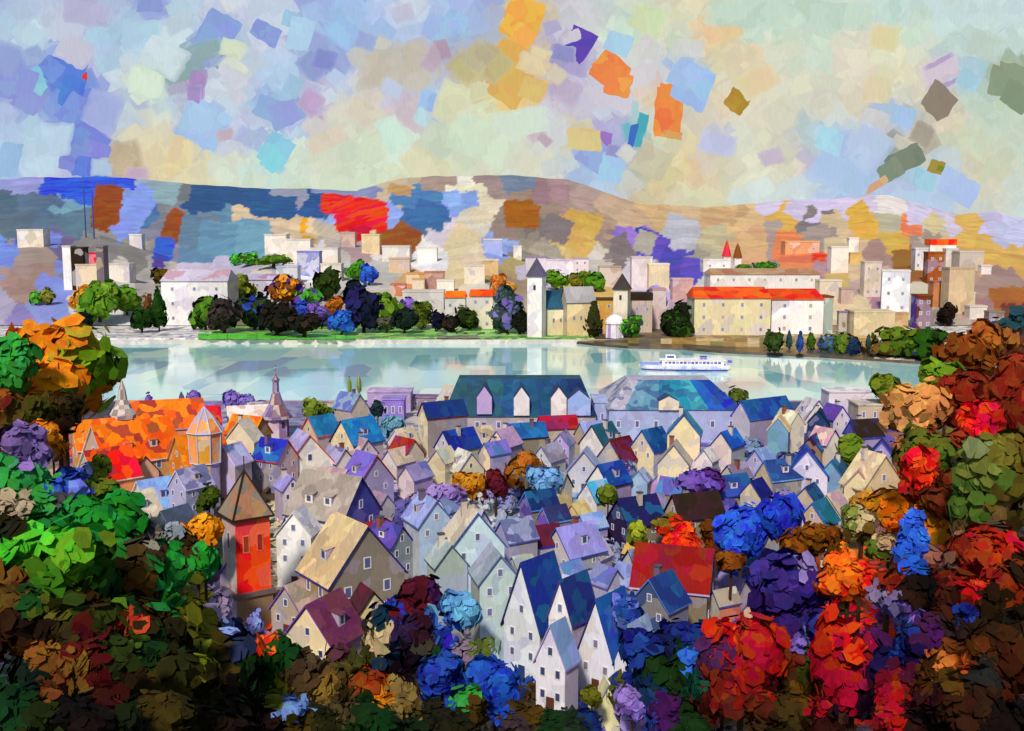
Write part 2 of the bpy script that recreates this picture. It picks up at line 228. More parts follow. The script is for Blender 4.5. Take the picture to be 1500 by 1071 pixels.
HILL = sites("""20,262,8D94C9 45,262,8F92CC 75,270,2B50D0 110,275,3458C8 150,262,2F55D2 20,295,4F6478 60,305,566C84 20,330,566878 100,290,6F95AC 70,330,586F84 110,330,5A7488 200,290,7F95D8 215,270,8EA8B4 185,330,7C90D4 210,320,4A6FA0 235,275,8AA4B0 265,275,7A7C7C 255,300,7C8088 300,285,2F5488 350,280,2D5080 290,330,6F8496 330,320,5E86A0 300,360,5C7F9C 350,350,6A92AA 235,345,7F7C90 150,360,8A8782 200,370,908A82 50,370,9C8880 90,352,6A5E88 20,390,A08A84 60,400,9A8078 10,375,6D88D0 70,420,7B87D0 30,420,A08478 120,370,807C7C 180,400,C8C0B8 215,400,B0A8A0
390,340,6A97B0 400,300,2F5890 450,305,2E568C 520,280,7F88B0 420,280,8F93A8 600,290,4F78AC 640,300,3F6CA0 600,320,3A6696 660,290,7F9AD8 680,262,E0D9C0 730,275,9A8684 640,270,A08A80 580,275,B8A890 350,320,D0B898 400,330,D0B898 440,340,D6BE9A 480,345,BFB29C 540,345,DDC296 420,360,E0D9D4 470,365,DAD4D2 510,355,A48C90 450,385,DCDAD8 640,330,C9BEC8 700,320,C9C2B0 720,300,D0C4A8 680,350,CFBF98 620,380,E0DCDA 660,400,D2BC94 700,380,D8C8A8 600,410,C49A70 560,400,B5B0AA 520,400,BDB8B2 500,380,B8AFA6 740,330,8D7C74 730,360,8FA0D8 570,380,D8D4CC
745,265,6A7C94 790,280,8F7274 815,280,9C8082 850,290,A89088 780,300,907C6C 800,330,7C706C 840,325,C9A050 850,360,CCA660 830,355,CDB078 880,330,A68C78 900,300,BCA286 960,310,C9AA7C 1000,310,C6A880 1050,320,C4A074 900,350,8F7C74 910,370,807474 960,365,5A48B0 930,345,9070C8 985,385,4A46A8 1010,400,5C4CB8 960,395,A49C94 1000,340,B6B4BC 1050,350,B8AC88 1100,330,D0AE80 1100,360,D4A87C 770,350,8C8474 790,370,9C9080 760,390,B4A068 940,330,BCA080 1040,370,B8B090 1020,385,989484
800,390,C0B8C8 880,380,C9BFB0 940,400,CEC6D0 1040,390,C8C4C0 1140,322,D0A850 1190,325,7C7474 1130,350,A8948C 1150,360,DE8A50 1180,385,D88058 1190,355,9C8E84 1225,330,C8B08C 1250,345,CFB48C 1260,328,D4A844 1300,325,B4AC90 1310,358,D0A850 1290,372,A8847C 1340,333,E08050 1350,355,A09084 1330,375,94602C 1250,400,CDB48E 1200,395,B08890 1270,420,C4A49C 1150,410,A88C8C 1290,445,A87C90 1420,350,CFA858 1450,370,D2AA58 1490,380,CFA458 1400,400,BDA284 1440,420,A88A80 1470,400,9C8078 1440,450,A07C78 1470,440,A0602C 1490,470,6A3C30 1230,430,C9A868 1250,460,CDB898 1330,450,C8BEA8 1400,470,A89C8C 1370,345,C8B48C
1130,300,C8BCD4 1200,300,C4B8D8 1250,300,C9BCD8 1300,300,D6CEC8 1350,310,C2BAD6 1450,320,BFB4D4 1480,335,B8BAD8 1400,325,C8BCD0
0,450,A8A0B8 60,450,8C94D0 30,470,9080B8 90,470,8094D0 150,430,C8C0B4 130,470,D4CEC8 200,480,D8D4D2 250,480,D4D0CC 290,440,DCDAD6 300,410,BDB4C8 350,400,B0A8C0 270,480,CDC2B8 400,395,A9A8BC 400,420,C8BEB0 450,430,C0B8B0 560,440,C4BCB0 620,430,CBC4B4 640,470,B8B0A4 700,440,D0CAB8 730,460,B8B0A0 760,430,A49078 860,450,C8A860 950,450,B4A4A0 960,430,B8A8C8 1000,430,B0909C 1080,450,C4BC9C 1180,450,C8BCA8 1100,480,BCB49C 1200,480,C0B8A8 1300,470,C8C0A8 1350,490,8C8478 860,490,8C8070 930,490,A89468 500,450,A8A098 400,470,706858 -200,300,5A7088 -200,400,8C8488 1700,350,BFA878 1700,430,9C7C70""")
HILLD = """157,300,44,62,8,8A4414 150,322,30,34,20,84400F 262,322,36,26,35,92481A 250,340,28,28,20,8A4818 586,355,52,60,30,8A5020 570,350,44,40,25,90561F 765,316,52,38,5,9A5814 760,305,46,24,0,985412 205,300,40,60,35,7F95DC 190,330,36,30,30,7C90D8 490,320,56,20,15,8CA0DC 570,315,34,34,35,8AA2DC 660,292,32,24,-20,88A4E0 240,365,30,36,10,3558CC 232,385,18,16,0,5444A0 445,330,10,24,5,E0A41C 450,357,24,24,10,DCA830 512,355,30,20,0,A48C90 850,345,44,50,15,CCA458 860,325,44,26,5,C4A04C 815,335,44,40,20,7C7070 1155,360,44,44,15,E08850 1165,385,50,30,0,DC7C54 1200,376,22,14,5,DC4420 1190,355,34,20,-8,988C84 1262,327,40,24,5,D4A844 1315,360,36,30,0,D0A84C 1328,378,44,26,0,94642C 960,360,40,40,20,5C4CB4 932,347,24,20,0,9474CC 985,385,40,36,25,4A44A8 1015,392,36,30,10,5C4CB8 940,338,18,10,0,2848A0 995,335,46,40,20,B6B4C0 725,365,34,24,-15,90A4DC 945,355,30,34,20,A8A094 110,275,50,22,0,2B50D0 160,258,40,20,-20,2C54D4 75,272,34,20,10,2C52CC 40,262,50,16,0,9094CC 300,290,60,40,0,2C5080 350,283,80,30,0,2D5282 400,300,70,40,5,2C5688 270,278,20,34,12,707478 245,280,36,40,15,88A4AC 285,340,44,50,10,607C94 320,350,60,50,5,5F8AA4 370,350,50,60,8,6A96AC 420,280,50,16,3,8F93A8 500,280,90,12,4,7F88B0 610,290,80,26,5,4A78AC 630,315,50,40,20,3A6A9C 10,378,24,24,20,6D88D0 75,350,30,22,20,7084CC 680,262,22,18,5,DCD6C8 655,262,30,20,0,A08A80 585,278,36,16,10,B8905C 875,262,36,14,0,A89058 760,268,50,26,-10,6C7C90 795,285,26,30,15,94747C 820,280,28,26,10,A08084 472,308,20,26,10,2F5488 518,303,100,32,8,D41808 522,322,66,34,-5,D01404 545,318,48,40,10,D41808 496,300,52,26,5,D81C08 527,342,34,22,0,B81008"""

NEAR = sites("""30,800,3FA020 60,780,4CA824 90,790,44A41E 110,815,5C9A1C 100,845,5A8A14 60,850,3A6A10 20,850,5C3A12 20,870,503810 140,790,5C7416 150,815,2C5A10 40,880,163E12 60,900,4A5012 90,905,4A4A10 110,880,2A3A0A 130,880,3A2408 20,920,2A1404 50,920,180C04 100,930,2E2406 115,940,4A0A08 145,980,480406 160,1010,3A0406 60,960,7A4A18 95,970,70481A 110,985,684814 85,1000,6A3814 35,990,0C1C14 20,1030,0C3014 60,1040,1C2408 110,1040,0C0404 130,1060,140406 170,1005,7A2A10 180,870,0C2810 195,885,102410 185,905,A03C18 185,890,3C5A14 210,880,2A2006 230,900,241C06 150,900,2A3408 160,850,1E4A10 190,850,5C3A12 210,860,6A4212 175,830,4A3A10 180,800,1E6A20 150,770,188024 210,810,3A2A14 200,940,3C5214 220,945,0E3010 180,950,24300A 170,970,20280A 230,960,142E0C 260,930,1C1806 280,940,201C06 270,970,2A2A08 200,1000,2A1C06 230,1010,3C3008 250,1040,382C08 180,1050,141C06 300,1000,2A2608 290,1030,2A2406 330,980,40300C 320,960,3C300C 345,1000,100C04 370,1000,0E2A10 340,1040,1A1004 370,1050,160A04 240,840,1C7A2E 230,870,1C7430 250,880,1E6A24 265,860,4C5210 285,890,6C6C14 295,915,74701A 300,935,566018 310,970,6A7A12 255,810,3C2A10 280,795,3A2808 300,810,1E8030 310,790,164A14 265,800,1E1C08
60,500,D87814 90,530,E88A14 60,545,E08010 110,505,6C8C14 140,510,6A9A1C 120,540,5C5A14 140,550,2E2A08 15,540,2E8A2E 30,560,3A5818 100,590,3E3010 90,570,4A3A14 30,590,4A3A10 30,620,3A3A0A 110,605,38280C 60,595,8A4A14 15,600,8A3A10 20,625,5C4A78 60,632,E08A18 10,635,4A3608 30,650,7C62A0 50,655,2C3008 15,665,5A1A28 35,670,8268A8 70,670,7C6A60 85,660,E84818 10,680,2A8A3C 40,700,2C8C3C 60,690,348848 100,710,2848A0 120,720,6C80D0 60,740,2E8A36 20,720,2C8A30 20,740,A08C74 30,735,9A8A70 10,765,1C1806 60,770,1C6A24 100,760,1C8428 140,775,188824 105,735,4A4A50 135,735,6C6410 170,730,228A34 150,715,5C6A18 165,760,4A340A 190,755,4A3C10 215,775,484C50 230,790,8A8074 200,790,44402A 200,740,C0B4A4 235,750,B0A498 250,770,7C8490
420,950,0E3A10 400,960,184410 390,1000,0C300E 410,1015,6A7014 430,1035,6C90D0 460,970,4C3A28 440,1000,4C3820 480,1010,7A6024 505,990,5A4820 500,1030,4C4024 440,1060,3C300A 475,1050,202008 380,1050,1C0A08 545,1000,8A380E 560,1018,E88810 520,970,3A3A14 560,1050,0C3414 540,1040,122C0C 590,1010,7C6838 595,1040,74602C 575,960,142C48 570,900,0E2A40 600,960,180C1C 600,990,1C0A18 620,930,301020 640,980,1C3C98 650,1010,1C3C98 680,1020,349A40 640,955,0E3C1C 620,945,3C3C30 660,880,64A8D0 640,925,3C64C0 650,935,14209A 680,950,8C7890 690,975,8C7C8C 700,950,60702C 720,990,2454B0 730,1030,1C44B0 740,1010,2048B0 700,1040,44340C 640,1050,1C1C0A 680,1060,201C08 600,1065,10200C 590,880,5A1020 540,860,7A4818 570,860,502A10 600,860,48101C 530,890,30302A 575,905,2030A0
750,1000,1C3C9C 760,1030,3C2C0C 780,1040,4A340C 810,1060,103010 840,1050,1C2C1C 860,1040,14286A 870,1020,505818 865,1000,5A5A14 925,1030,8870C0 910,1065,6C58B0 920,1055,9480C0 760,1060,3A2C30 940,1010,143058 950,1045,24489C 970,1045,401050 985,990,14300C 1000,960,10300C 960,980,123010 1000,1010,10280E 1010,1060,14300E 1020,1000,0E4A38 940,950,1C3C90 930,980,182C80 950,930,101C6A 970,940,10144C 1010,930,182C78 1030,920,183080 1010,965,2C5CC8 1035,950,2C6C48 1060,945,349034 1060,970,16302C 1060,925,0E2018 1070,920,2C60D0 1090,935,5A4A1C 1040,980,40244A 1050,1010,8A2414 1060,1030,84200E 1080,1010,98180E 1040,1020,5A1814 1100,960,A80C08 1110,1000,A00A08 1095,900,C01810 1070,900,D01C10 1110,890,B42810 1100,1030,601408 1110,1060,3C2810 1085,1055,2A2008 1040,905,5C4A20 1060,890,60503C
1115,960,B01008 1120,1000,98140A 1140,940,8A2010 1150,970,6A2410 1130,990,5C2A10 1120,1050,4C1C0C 1150,1040,3C2C0C 1180,1010,543808 1140,1070,241A06 1160,1000,3C240A 1190,960,1C3C14 1180,990,34380C 1175,945,7C60B8 1130,900,D84018 1120,850,38287C 1160,860,38247A 1180,870,34207C 1150,890,44288C 1140,905,2C1458 1190,890,301C68 1190,920,28307C 1210,910,20389C 1185,845,8C78B4 1200,850,9080B8 1225,855,E86818 1250,865,F04C0C 1220,885,E81C10 1240,885,30200A 1260,885,B8340C 1290,870,8C78A0 1300,880,8070A8 1240,820,F07814 1270,825,E0500E 1290,820,D84010 1210,800,70400C 1190,810,4A300A 1160,795,C4AC7C 1130,805,186074 1135,825,5C3C88 1150,815,504868 1110,790,1838B0 1210,815,5A380C 1260,800,6A501C 1300,795,94645C 1310,770,9C8060 1285,808,6A7C28 1330,800,2C60CC 1340,820,2454C4 1320,790,3068D0 1370,820,8A5448 1390,825,8A5848 1310,835,7A280C 1300,850,8A300C 1340,850,180C04 1360,860,100804 1330,870,28140A 1380,860,481408 1390,880,3A1404 1320,890,7458B0 1400,850,78240C 1420,860,B02808 1430,840,C03C18 1410,880,6A1808 1410,892,1C2C8C 1460,800,AC1C08 1480,800,B0100C 1440,800,A02C10 1400,790,7A280C 1470,840,8A2C14 1480,860,8A2808 1450,880,2A1A08 1490,840,281808 1480,900,1E1406 1440,920,2C1A08 1240,920,D81408 1260,905,E01C08 1220,960,B80604 1210,990,A80808 1200,1020,980408 1250,950,90103C 1240,980,4A1440 1260,960,5C1440 1280,940,3C1C5C 1290,930,4C1850 1270,1000,300C28 1230,1030,1C0828 1260,1040,180414 1220,1060,2C0808 1305,930,B81008 1320,920,1C2C78 1320,955,102880 1340,960,18083C 1290,970,180C40 1300,990,7C0C18 1295,1020,A01408 1290,1045,A81808 1280,1060,7C1408 1330,980,480C28 1340,990,4C2408 1360,990,4C2808 1385,970,C8642C 1400,970,C04C18 1370,940,401050 1350,930,401840 1390,930,2C1C1C 1420,950,5A280C 1400,945,6A300E 1390,990,4C3008 1440,990,20201C 1440,1020,2C1804 1480,960,3C1C08 1480,990,401808 1400,1040,301404 1350,1060,240C0C 1470,1050,140A04 1350,1030,340C10
1400,520,8A4814 1430,510,84441A 1430,545,5A340C 1380,560,5C7C1C 1370,545,6A8420 1395,545,4C6A20 1460,540,C88048 1450,560,B89478 1490,530,8A3C24 1480,560,842C10 1470,600,7C2810 1490,620,741C0C 1490,640,2C0C08 1420,570,7C2410 1400,590,7C2C14 1330,590,E09850 1350,600,D88C50 1330,620,D48848 1380,610,802C14 1360,625,7A3018 1400,625,742810 1430,600,D82010 1430,620,E80C0C 1440,635,E81010 1420,650,D81414 1320,640,A86438 1325,655,9C6030 1350,640,60641C 1380,650,586C20 1400,650,5C5C1C 1370,675,5A7A20 1390,690,6A5020 1350,690,E83010 1345,715,E82C10 1330,680,D83410 1325,715,7A2010 1380,720,5C200C 1400,740,4C1C08 1370,735,64280C 1410,680,7C8454 1405,700,6C7C34 1420,660,8A9068 1450,680,5C4814 1480,700,4C4010 1440,720,5A5018 1420,750,5A4C18 1440,750,7A5C34 1460,760,484030 1480,740,402C08 1490,780,2C1C08 1480,790,A81808 1440,780,A41C0C 1320,740,F07808 1300,730,EC7A0C 1290,725,C07C10 1330,760,E87C10 1360,760,C07408 1380,765,BC7008 1400,770,8A5C40 1400,780,7C2410 1340,785,2C60D0 1390,480,8A5830 1430,480,98604C 1470,490,A0602C 1490,480,6A3C30
1230,760,C0A880 1200,790,80460C 1180,780,7A400C 1090,770,2A58D8 1080,790,2A50D0 1060,780,84480C 1050,800,7A4810 1110,820,8C70A8 1095,810,80480C 1090,850,2C50C8 1100,870,6C5CB8
300,600,7C78B8 350,600,B4A8B0 250,660,D8700C 200,660,E87010 330,700,4A3C20 260,720,7C98C8 300,740,40460C 280,760,E8901C 250,740,98A4B0 390,600,7C5C40 440,620,8C84A8 480,640,C4B494 520,650,B8A4B8 560,620,7CA0B0 600,640,C0B8B4 640,680,C4BCB0 600,700,A898B8 640,720,9C7CC4 680,700,C07F18 720,700,5C1828 740,720,8C90C8 760,690,A86418 700,650,A0A098 740,650,8888B8 800,640,A8A0A0 820,680,B0B4C8 840,720,8CA8B8 800,700,78A8CC 850,660,B8B4B4 900,700,5C4898 920,720,8C90C0 950,680,98A8BC 970,730,B090C0 1030,700,6C4CA8 1060,680,7C8CB0 1100,700,7890B0 1130,700,9080C0 1180,680,24386C 1220,700,7C70A8 1250,640,6C6CA8 1290,640,5444A0 1230,680,508094 780,740,1C3468 820,760,A09078 860,740,C4B488 900,770,201C48 940,770,6C7420 980,760,C83410 1020,770,30200C 780,790,5A1C28 840,790,8C94CC 900,820,9CA0C8 700,760,C0C8CC 760,760,9098B0 640,760,9CA8C8 600,760,5C58A0 560,800,A81828 580,820,5C3C8C 480,780,C8B890 620,820,8C98A0 640,850,5C6C84 740,800,8888A8 740,850,A0B4A8 720,860,6C6CA8 700,920,7C8878 740,950,B4CCC4 470,860,8C9CC8 440,870,B0A088 400,890,7C6850 420,920,A898A0 330,880,8C7CA0 350,920,8094D0 340,870,6C6080 490,900,8080B8 500,940,5C3040 560,940,C8B488 590,920,2C1C40 380,920,8C70A8 390,935,E84818 345,940,24304C""")
# ---------------------------------------------------------------- terrain, river, hills
def grid_mesh(name, xs, ys, zf, colf, mat, wob=0):
    b = MB(); P = []
    for y in ys:
        row = []
        for x in xs:
            X = x + random.uniform(-wob, wob); Y = y + (random.uniform(-wob, wob) if y < BANK_NEAR - 2 else 0); row.append((X, Y, zf(X, Y)))
        P.append(row)
    for j in range(len(ys) - 1):
        for i in range(len(xs) - 1):
            q = [P[j][i], P[j][i + 1], P[j + 1][i + 1], P[j + 1][i]]
            c = colf(sum(a[0] for a in q) / 4, sum(a[1] for a in q) / 4); b.poly(q, c, lin('3C3468'))
    return structure(b.build(name, mat))
BANK_NEAR, BANK_FAR = 372.0, 566.0
def near_ground_col(x, y):
    px, py = proj((x, y, gz(x, y)))
    if py > 1120 or px < -60 or px > 1560: return jit(lin('24280E'), .3)
    return jit(near_col(NEAR, px + random.uniform(-9, 9), py + random.uniform(-9, 9)), .1)
xs = [-420 + 10 * i for i in range(29)] + [-135 + 3 * i for i in range(91)] + [140 + 10 * i for i in range(29)]
ys = [-30 + 10 * i for i in range(9)] + [58 + 3 * i for i in range(60)] + [238 + 7 * i for i in range(19)] + [BANK_NEAR]
grid_mesh('ground', xs, ys, gz, near_ground_col, 'ground', 1.1)
q = MB(); q.box(-420, 420, BANK_NEAR, BANK_NEAR + 1.2, -1.5, .35, '9A90A0', top='C8C0C8'); structure(q.build('quay', 'wall'))
wb = MB(); wb.poly([(-900, 300, -.9), (900, 300, -.9), (900, 620, -.9), (-900, 620, -.9)], '8FC0C8')
structure(wb.build('river', water_mat()))

def interp(pts, x):
    if x <= pts[0][0]: return pts[0][1]
    for a, b in zip(pts, pts[1:]):
        if x <= b[0]: return a[1] + (b[1] - a[1]) * (x - a[0]) / (b[0] - a[0])
    return pts[-1][1]
HB = []
def dab_outline(px, py, w, h, ang, n=5, rough=.12):
    """a knife stroke: rough-edged slanted quadrilateral, in photo-pixel units"""
    cs = [(-1, -1), (1, -1), (1, 1), (-1, 1)]
    cs = [(x * w / 2 * random.uniform(.78, 1.05), y * h / 2 * random.uniform(.78, 1.05)) for x, y in cs]
    pts = []; ca, sa = math.cos(R(ang)), math.sin(R(ang)); s = (w + h) / 2
    for i in range(4):
        a, b = cs[i], cs[(i + 1) % 4]
        for k in range(n):
            t = k / n; j = rough * s * .22 * (1 if k else .6)
            x = a[0] + (b[0] - a[0]) * t + random.uniform(-j, j); y = a[1] + (b[1] - a[1]) * t + random.uniform(-j, j)
            if k: x *= 1.03; y *= 1.03
            pts.append((px + x * ca - y * sa, py + x * sa + y * ca))
    return pts
random.seed(11)
PATCH = []                                      # the patchwork of fields and autumn woods on the slopes
for i in range(1000):
    px = random.uniform(-260, 1760); py = random.uniform(258, 485); s_ = random.uniform(16, 38)
    PATCH.append((px, py, s_, s_ * random.uniform(.5, .95), random.choice([random.uniform(-40, -10), random.uniform(15, 50), random.uniform(-8, 8)]), jit(near_col(HILL, px + random.uniform(-10, 10), py + random.uniform(-8, 8)), .1, .04)))
for t in HILLD.split():
    a = t.split(','); PATCH.append((float(a[0]), float(a[1]), float(a[2]), float(a[3]), float(a[4]), jit(lin(a[5]), .03, .02)))
PB = {}
for i, (px, py, w_, h_, an, col) in enumerate(PATCH):
    q = (i, px, py, w_ / 2, h_ / 2, math.cos(R(an)), math.sin(R(an)), col); r_ = max(w_, h_) * .75
    for X in range(int((px - r_) // 20), int((px + r_) // 20) + 1):
        for Y in range(int((py - r_) // 20), int((py + r_) // 20) + 1): PB.setdefault((X, Y), []).append(q)
def patch_col(px, py):
    px += 1.0 * math.sin(py * .55 + px * .12); py += .8 * math.sin(px * .31)
    for i, x, y, hw, hh, c, s_, col in reversed(PB.get((int(px // 20), int(py // 20)), [])):
        dx, dy = px - x, py - y; u = (dx * c + dy * s_) / hw; v = (-dx * s_ + dy * c) / hh
        if abs(u) < .96 and abs(v) < .96 and abs(u) + abs(v) < 1.75: return col
    return near_col(HILL, px, py)
def hill(name, crest, D, F, zfoot, zmin=-5, n=150, m=14, curve=.75):
    """one ridge: a slope rising from distance F to its crest at distance D, then falling behind"""
    b = MB(); cols = [-250 + 2.9 * i for i in range(690)]; n = len(cols) - 1; P = []; C = []; m = 62
    for j in range(m + 5):
        row = []; cr = []
        for px in cols:
            zc = max(zmin, CAMZ + (HOR - interp(crest, px)) / FPX * D)
            zc += (1.2 * math.sin(px * .045) + .5 * math.sin(px * .17)) * (D / 2500)
            if j <= m: t = j / m; y = F + (D - F) * t; z = zfoot + (zc - zfoot) * (t ** curve)
            else: t = (j - m) / 4; y = D + (D * .35) * t; z = zc * (1 - t * t * .9)
            p = ((px - 750) / FPX * y, y, z); row.append(p)
            x_, y_ = proj(p); cr.append(patch_col(x_, min(y_, 498)) if j <= m else near_col(HILL, x_, y_) if j == m + 1 else cr_prev[len(cr)])
        P.append(row); C.append(cr); cr_prev = cr
    v = [p for r_ in P for p in r_]; W_ = n + 1
    b.v = v
    for j in range(m + 4):
        for i in range(n):
            b.f.append((j * W_ + i, j * W_ + i + 1, (j + 1) * W_ + i + 1, (j + 1) * W_ + i)); c = [C[j][i], C[j][i + 1], C[j + 1][i + 1], C[j + 1][i]]; b.c.append(c); b.a.append(c)
    o = structure(b.build(name, 'hill'))
    HB.append((o, BVHTree.FromPolygons(v, b.f))); return o
hill('far_ridge', [(900, 330), (1030, 305), (1100, 298), (1150, 295), (1210, 291), (1290, 287), (1350, 301), (1400, 315), (1450, 311), (1500, 322), (1700, 345)], 4800, 3800, -20)
hill('blue_hill', [(-700, 300), (-200, 266), (0, 266), (60, 261), (160, 261), (245, 266), (300, 273), (400, 277), (520, 280), (640, 286), (720, 305), (800, 345), (900, 380), (2200, 400)], 3100, 1900, -25)
hill('brown_hill', [(-700, 420), (440, 360), (490, 300), (530, 278), (580, 265), (640, 259), (760, 259), (830, 264), (890, 285), (930, 297), (1030, 305), (1110, 314), (1200, 318), (1230, 314), (1270, 311), (1330, 322), (1400, 338), (1500, 354), (1600, 362), (2200, 380)], 2300, 1350, -15)
hill('riverside_slope', [(-700, 350), (0, 352), (150, 345), (250, 375), (330, 352), (400, 330), (500, 352), (600, 360), (700, 345), (780, 372), (850, 385), (1000, 378), (1100, 360), (1200, 350), (1350, 345), (1500, 352), (2200, 352)], 1150, 640, 2.0)
# flat far bank between the river and the slope
def bank_col(x, y):
    px, py = proj((x, y, 1.6))
    if px < 300: return jit(lin('D8D4D0'), .06)
    if px < 860: return jit(lin(random.choice(['6CA838', '84B850', '58902C', '9CC070', '70A048'])), .1)
    if px < 1000: return jit(lin(random.choice(['60543C', '7C6428', '4C4434'])), .1)
    if px < 1300: return jit(lin(random.choice(['A88848', 'C4B080', '8C6C2C'])), .1)
    return jit(lin('D8D0C8'), .06)
def bz(x, y): return 1.6 - 2.2 * (1 - sm(BANK_FAR, BANK_FAR + 4, y)) if y < BANK_FAR + 4 else 1.6
grid_mesh('far_bank', [-560 + 9 * i for i in range(126)], [BANK_FAR, BANK_FAR + 1.5, BANK_FAR + 4, 578, 590, 604, 620, 641, 660], lambda x, y: bz(x, y), bank_col, 'ground')
fb = MB(); fb.poly([(-560, 566, 1.6), (560, 566, 1.6), (560, 700, 1.6), (-560, 700, 1.6)], 'C8C0B0')
HB.append((None, BVHTree.FromPolygons([tuple(v) for v in fb.v], fb.f)))

def far_hit(px, py):
    best = None
    for k, (o, t) in enumerate(HB):
        h = t.ray_cast(CAM, ray(px, py))
        if h[0] and (best is None or h[3] < best[3]): best = (h[0], h[1], k, h[3])
    return best
def far_pt(px, py):
    while py < 495:
        h = far_hit(px, py)
        if h and h[2] in (3, 4): return h
        py += 3
    q = at(px, 494, 574); q.z = 1.6
    return (q, Vector((0, 0, 1)), 4, 577)
# ---------------------------------------------------------------- sky backdrop far beyond the hills
sky = MB(); RS = 9000.0
def grade(c):                                   # paint on this sky is slightly chalky
    c = lin(c); l = sum(c) / 3; return tuple(min(.9, x * .86 + l * .14) for x in (c[0] * 1.13, c[1] * 1.16, c[2] * 1.07))
def sky_pt(px, py, r): return CAM + ray(px, py) * r
for j in range(-14, 12):
    for i in range(-26, 56):
        x0, y0 = i * 50 - 0, j * 40 - 60
        q = [sky_pt(x0 + dx, y0 + dy, RS) for dx, dy in ((0, 40), (50, 40), (50, 0), (0, 0))]
        sky.poly(q, [grade(blend_col(SKY, x0 + dx, y0 + dy, 3)) for dx, dy in ((0, 40), (50, 40), (50, 0), (0, 0))])
random.seed(5)
def sky_dab(px, py, w, h, ang, col, r, n=5, rough=.14, soft=.0):
    c = sky_pt(px, py, r); ol = dab_outline(px, py, w, h, ang, n, rough)
    pts = [sky_pt(x, y, r) for x, y in ol]; inn = [sky_pt(px + (x - px) * .72, py + (y - py) * .72, r) for x, y in ol]
    col = grade(col); ec = [mix(col, grade(blend_col(SKY, x, y, 3)), soft) for x, y in ol] if soft else [col] * len(ol)
    for i in range(len(pts)):
        j = (i + 1) % len(pts)
        sky.poly([c, inn[i], inn[j]], col); sky.poly([inn[i], pts[i], pts[j], inn[j]], [col, ec[i], ec[j], col])
k = 0
for i in range(1900):
    px = random.uniform(-500, 2000) if i % 4 == 0 else random.uniform(-30, 1530); py = random.uniform(-260, 330) if i % 4 == 0 else random.uniform(-20, 320)
    s = random.uniform(34, 80) if i < 1100 else random.uniform(20, 52)
    sky_dab(px, py, s, s * random.uniform(.6, 1), random.choice([random.uniform(-50, -15), random.uniform(20, 60)]),
            jit(mix(blend_col(SKY, px, py, 5), near_col(SKY, px, py), random.choice([0, .2, .6])), .04, .02), RS - 20 - k * .4, 3, soft=.85 if i % 3 else .4); k += 1
for t in SKYD.split():
    pass
sd_ = SKYD.replace('\n', ' ').split()
for t in sd_:
    a = t.split(','); cc_ = jit(lin(a[5]), .02, .01); bg_ = blend_col(SKY, float(a[0]), float(a[1]), 4)
    strong = max(cc_) - min(cc_) > .42 or sum(cc_) < .75; sf_ = 0 if strong else .6
    if not strong: cc_ = mix(cc_, bg_, .28)
    sky_dab(float(a[0]), float(a[1]), float(a[2]) * 1.08, float(a[3]) * 1.08, float(a[4]), cc_, RS - 20 - k * .4, 6, .16, soft=sf_); k += 1
structure(sky.build('sky', 'sky'))

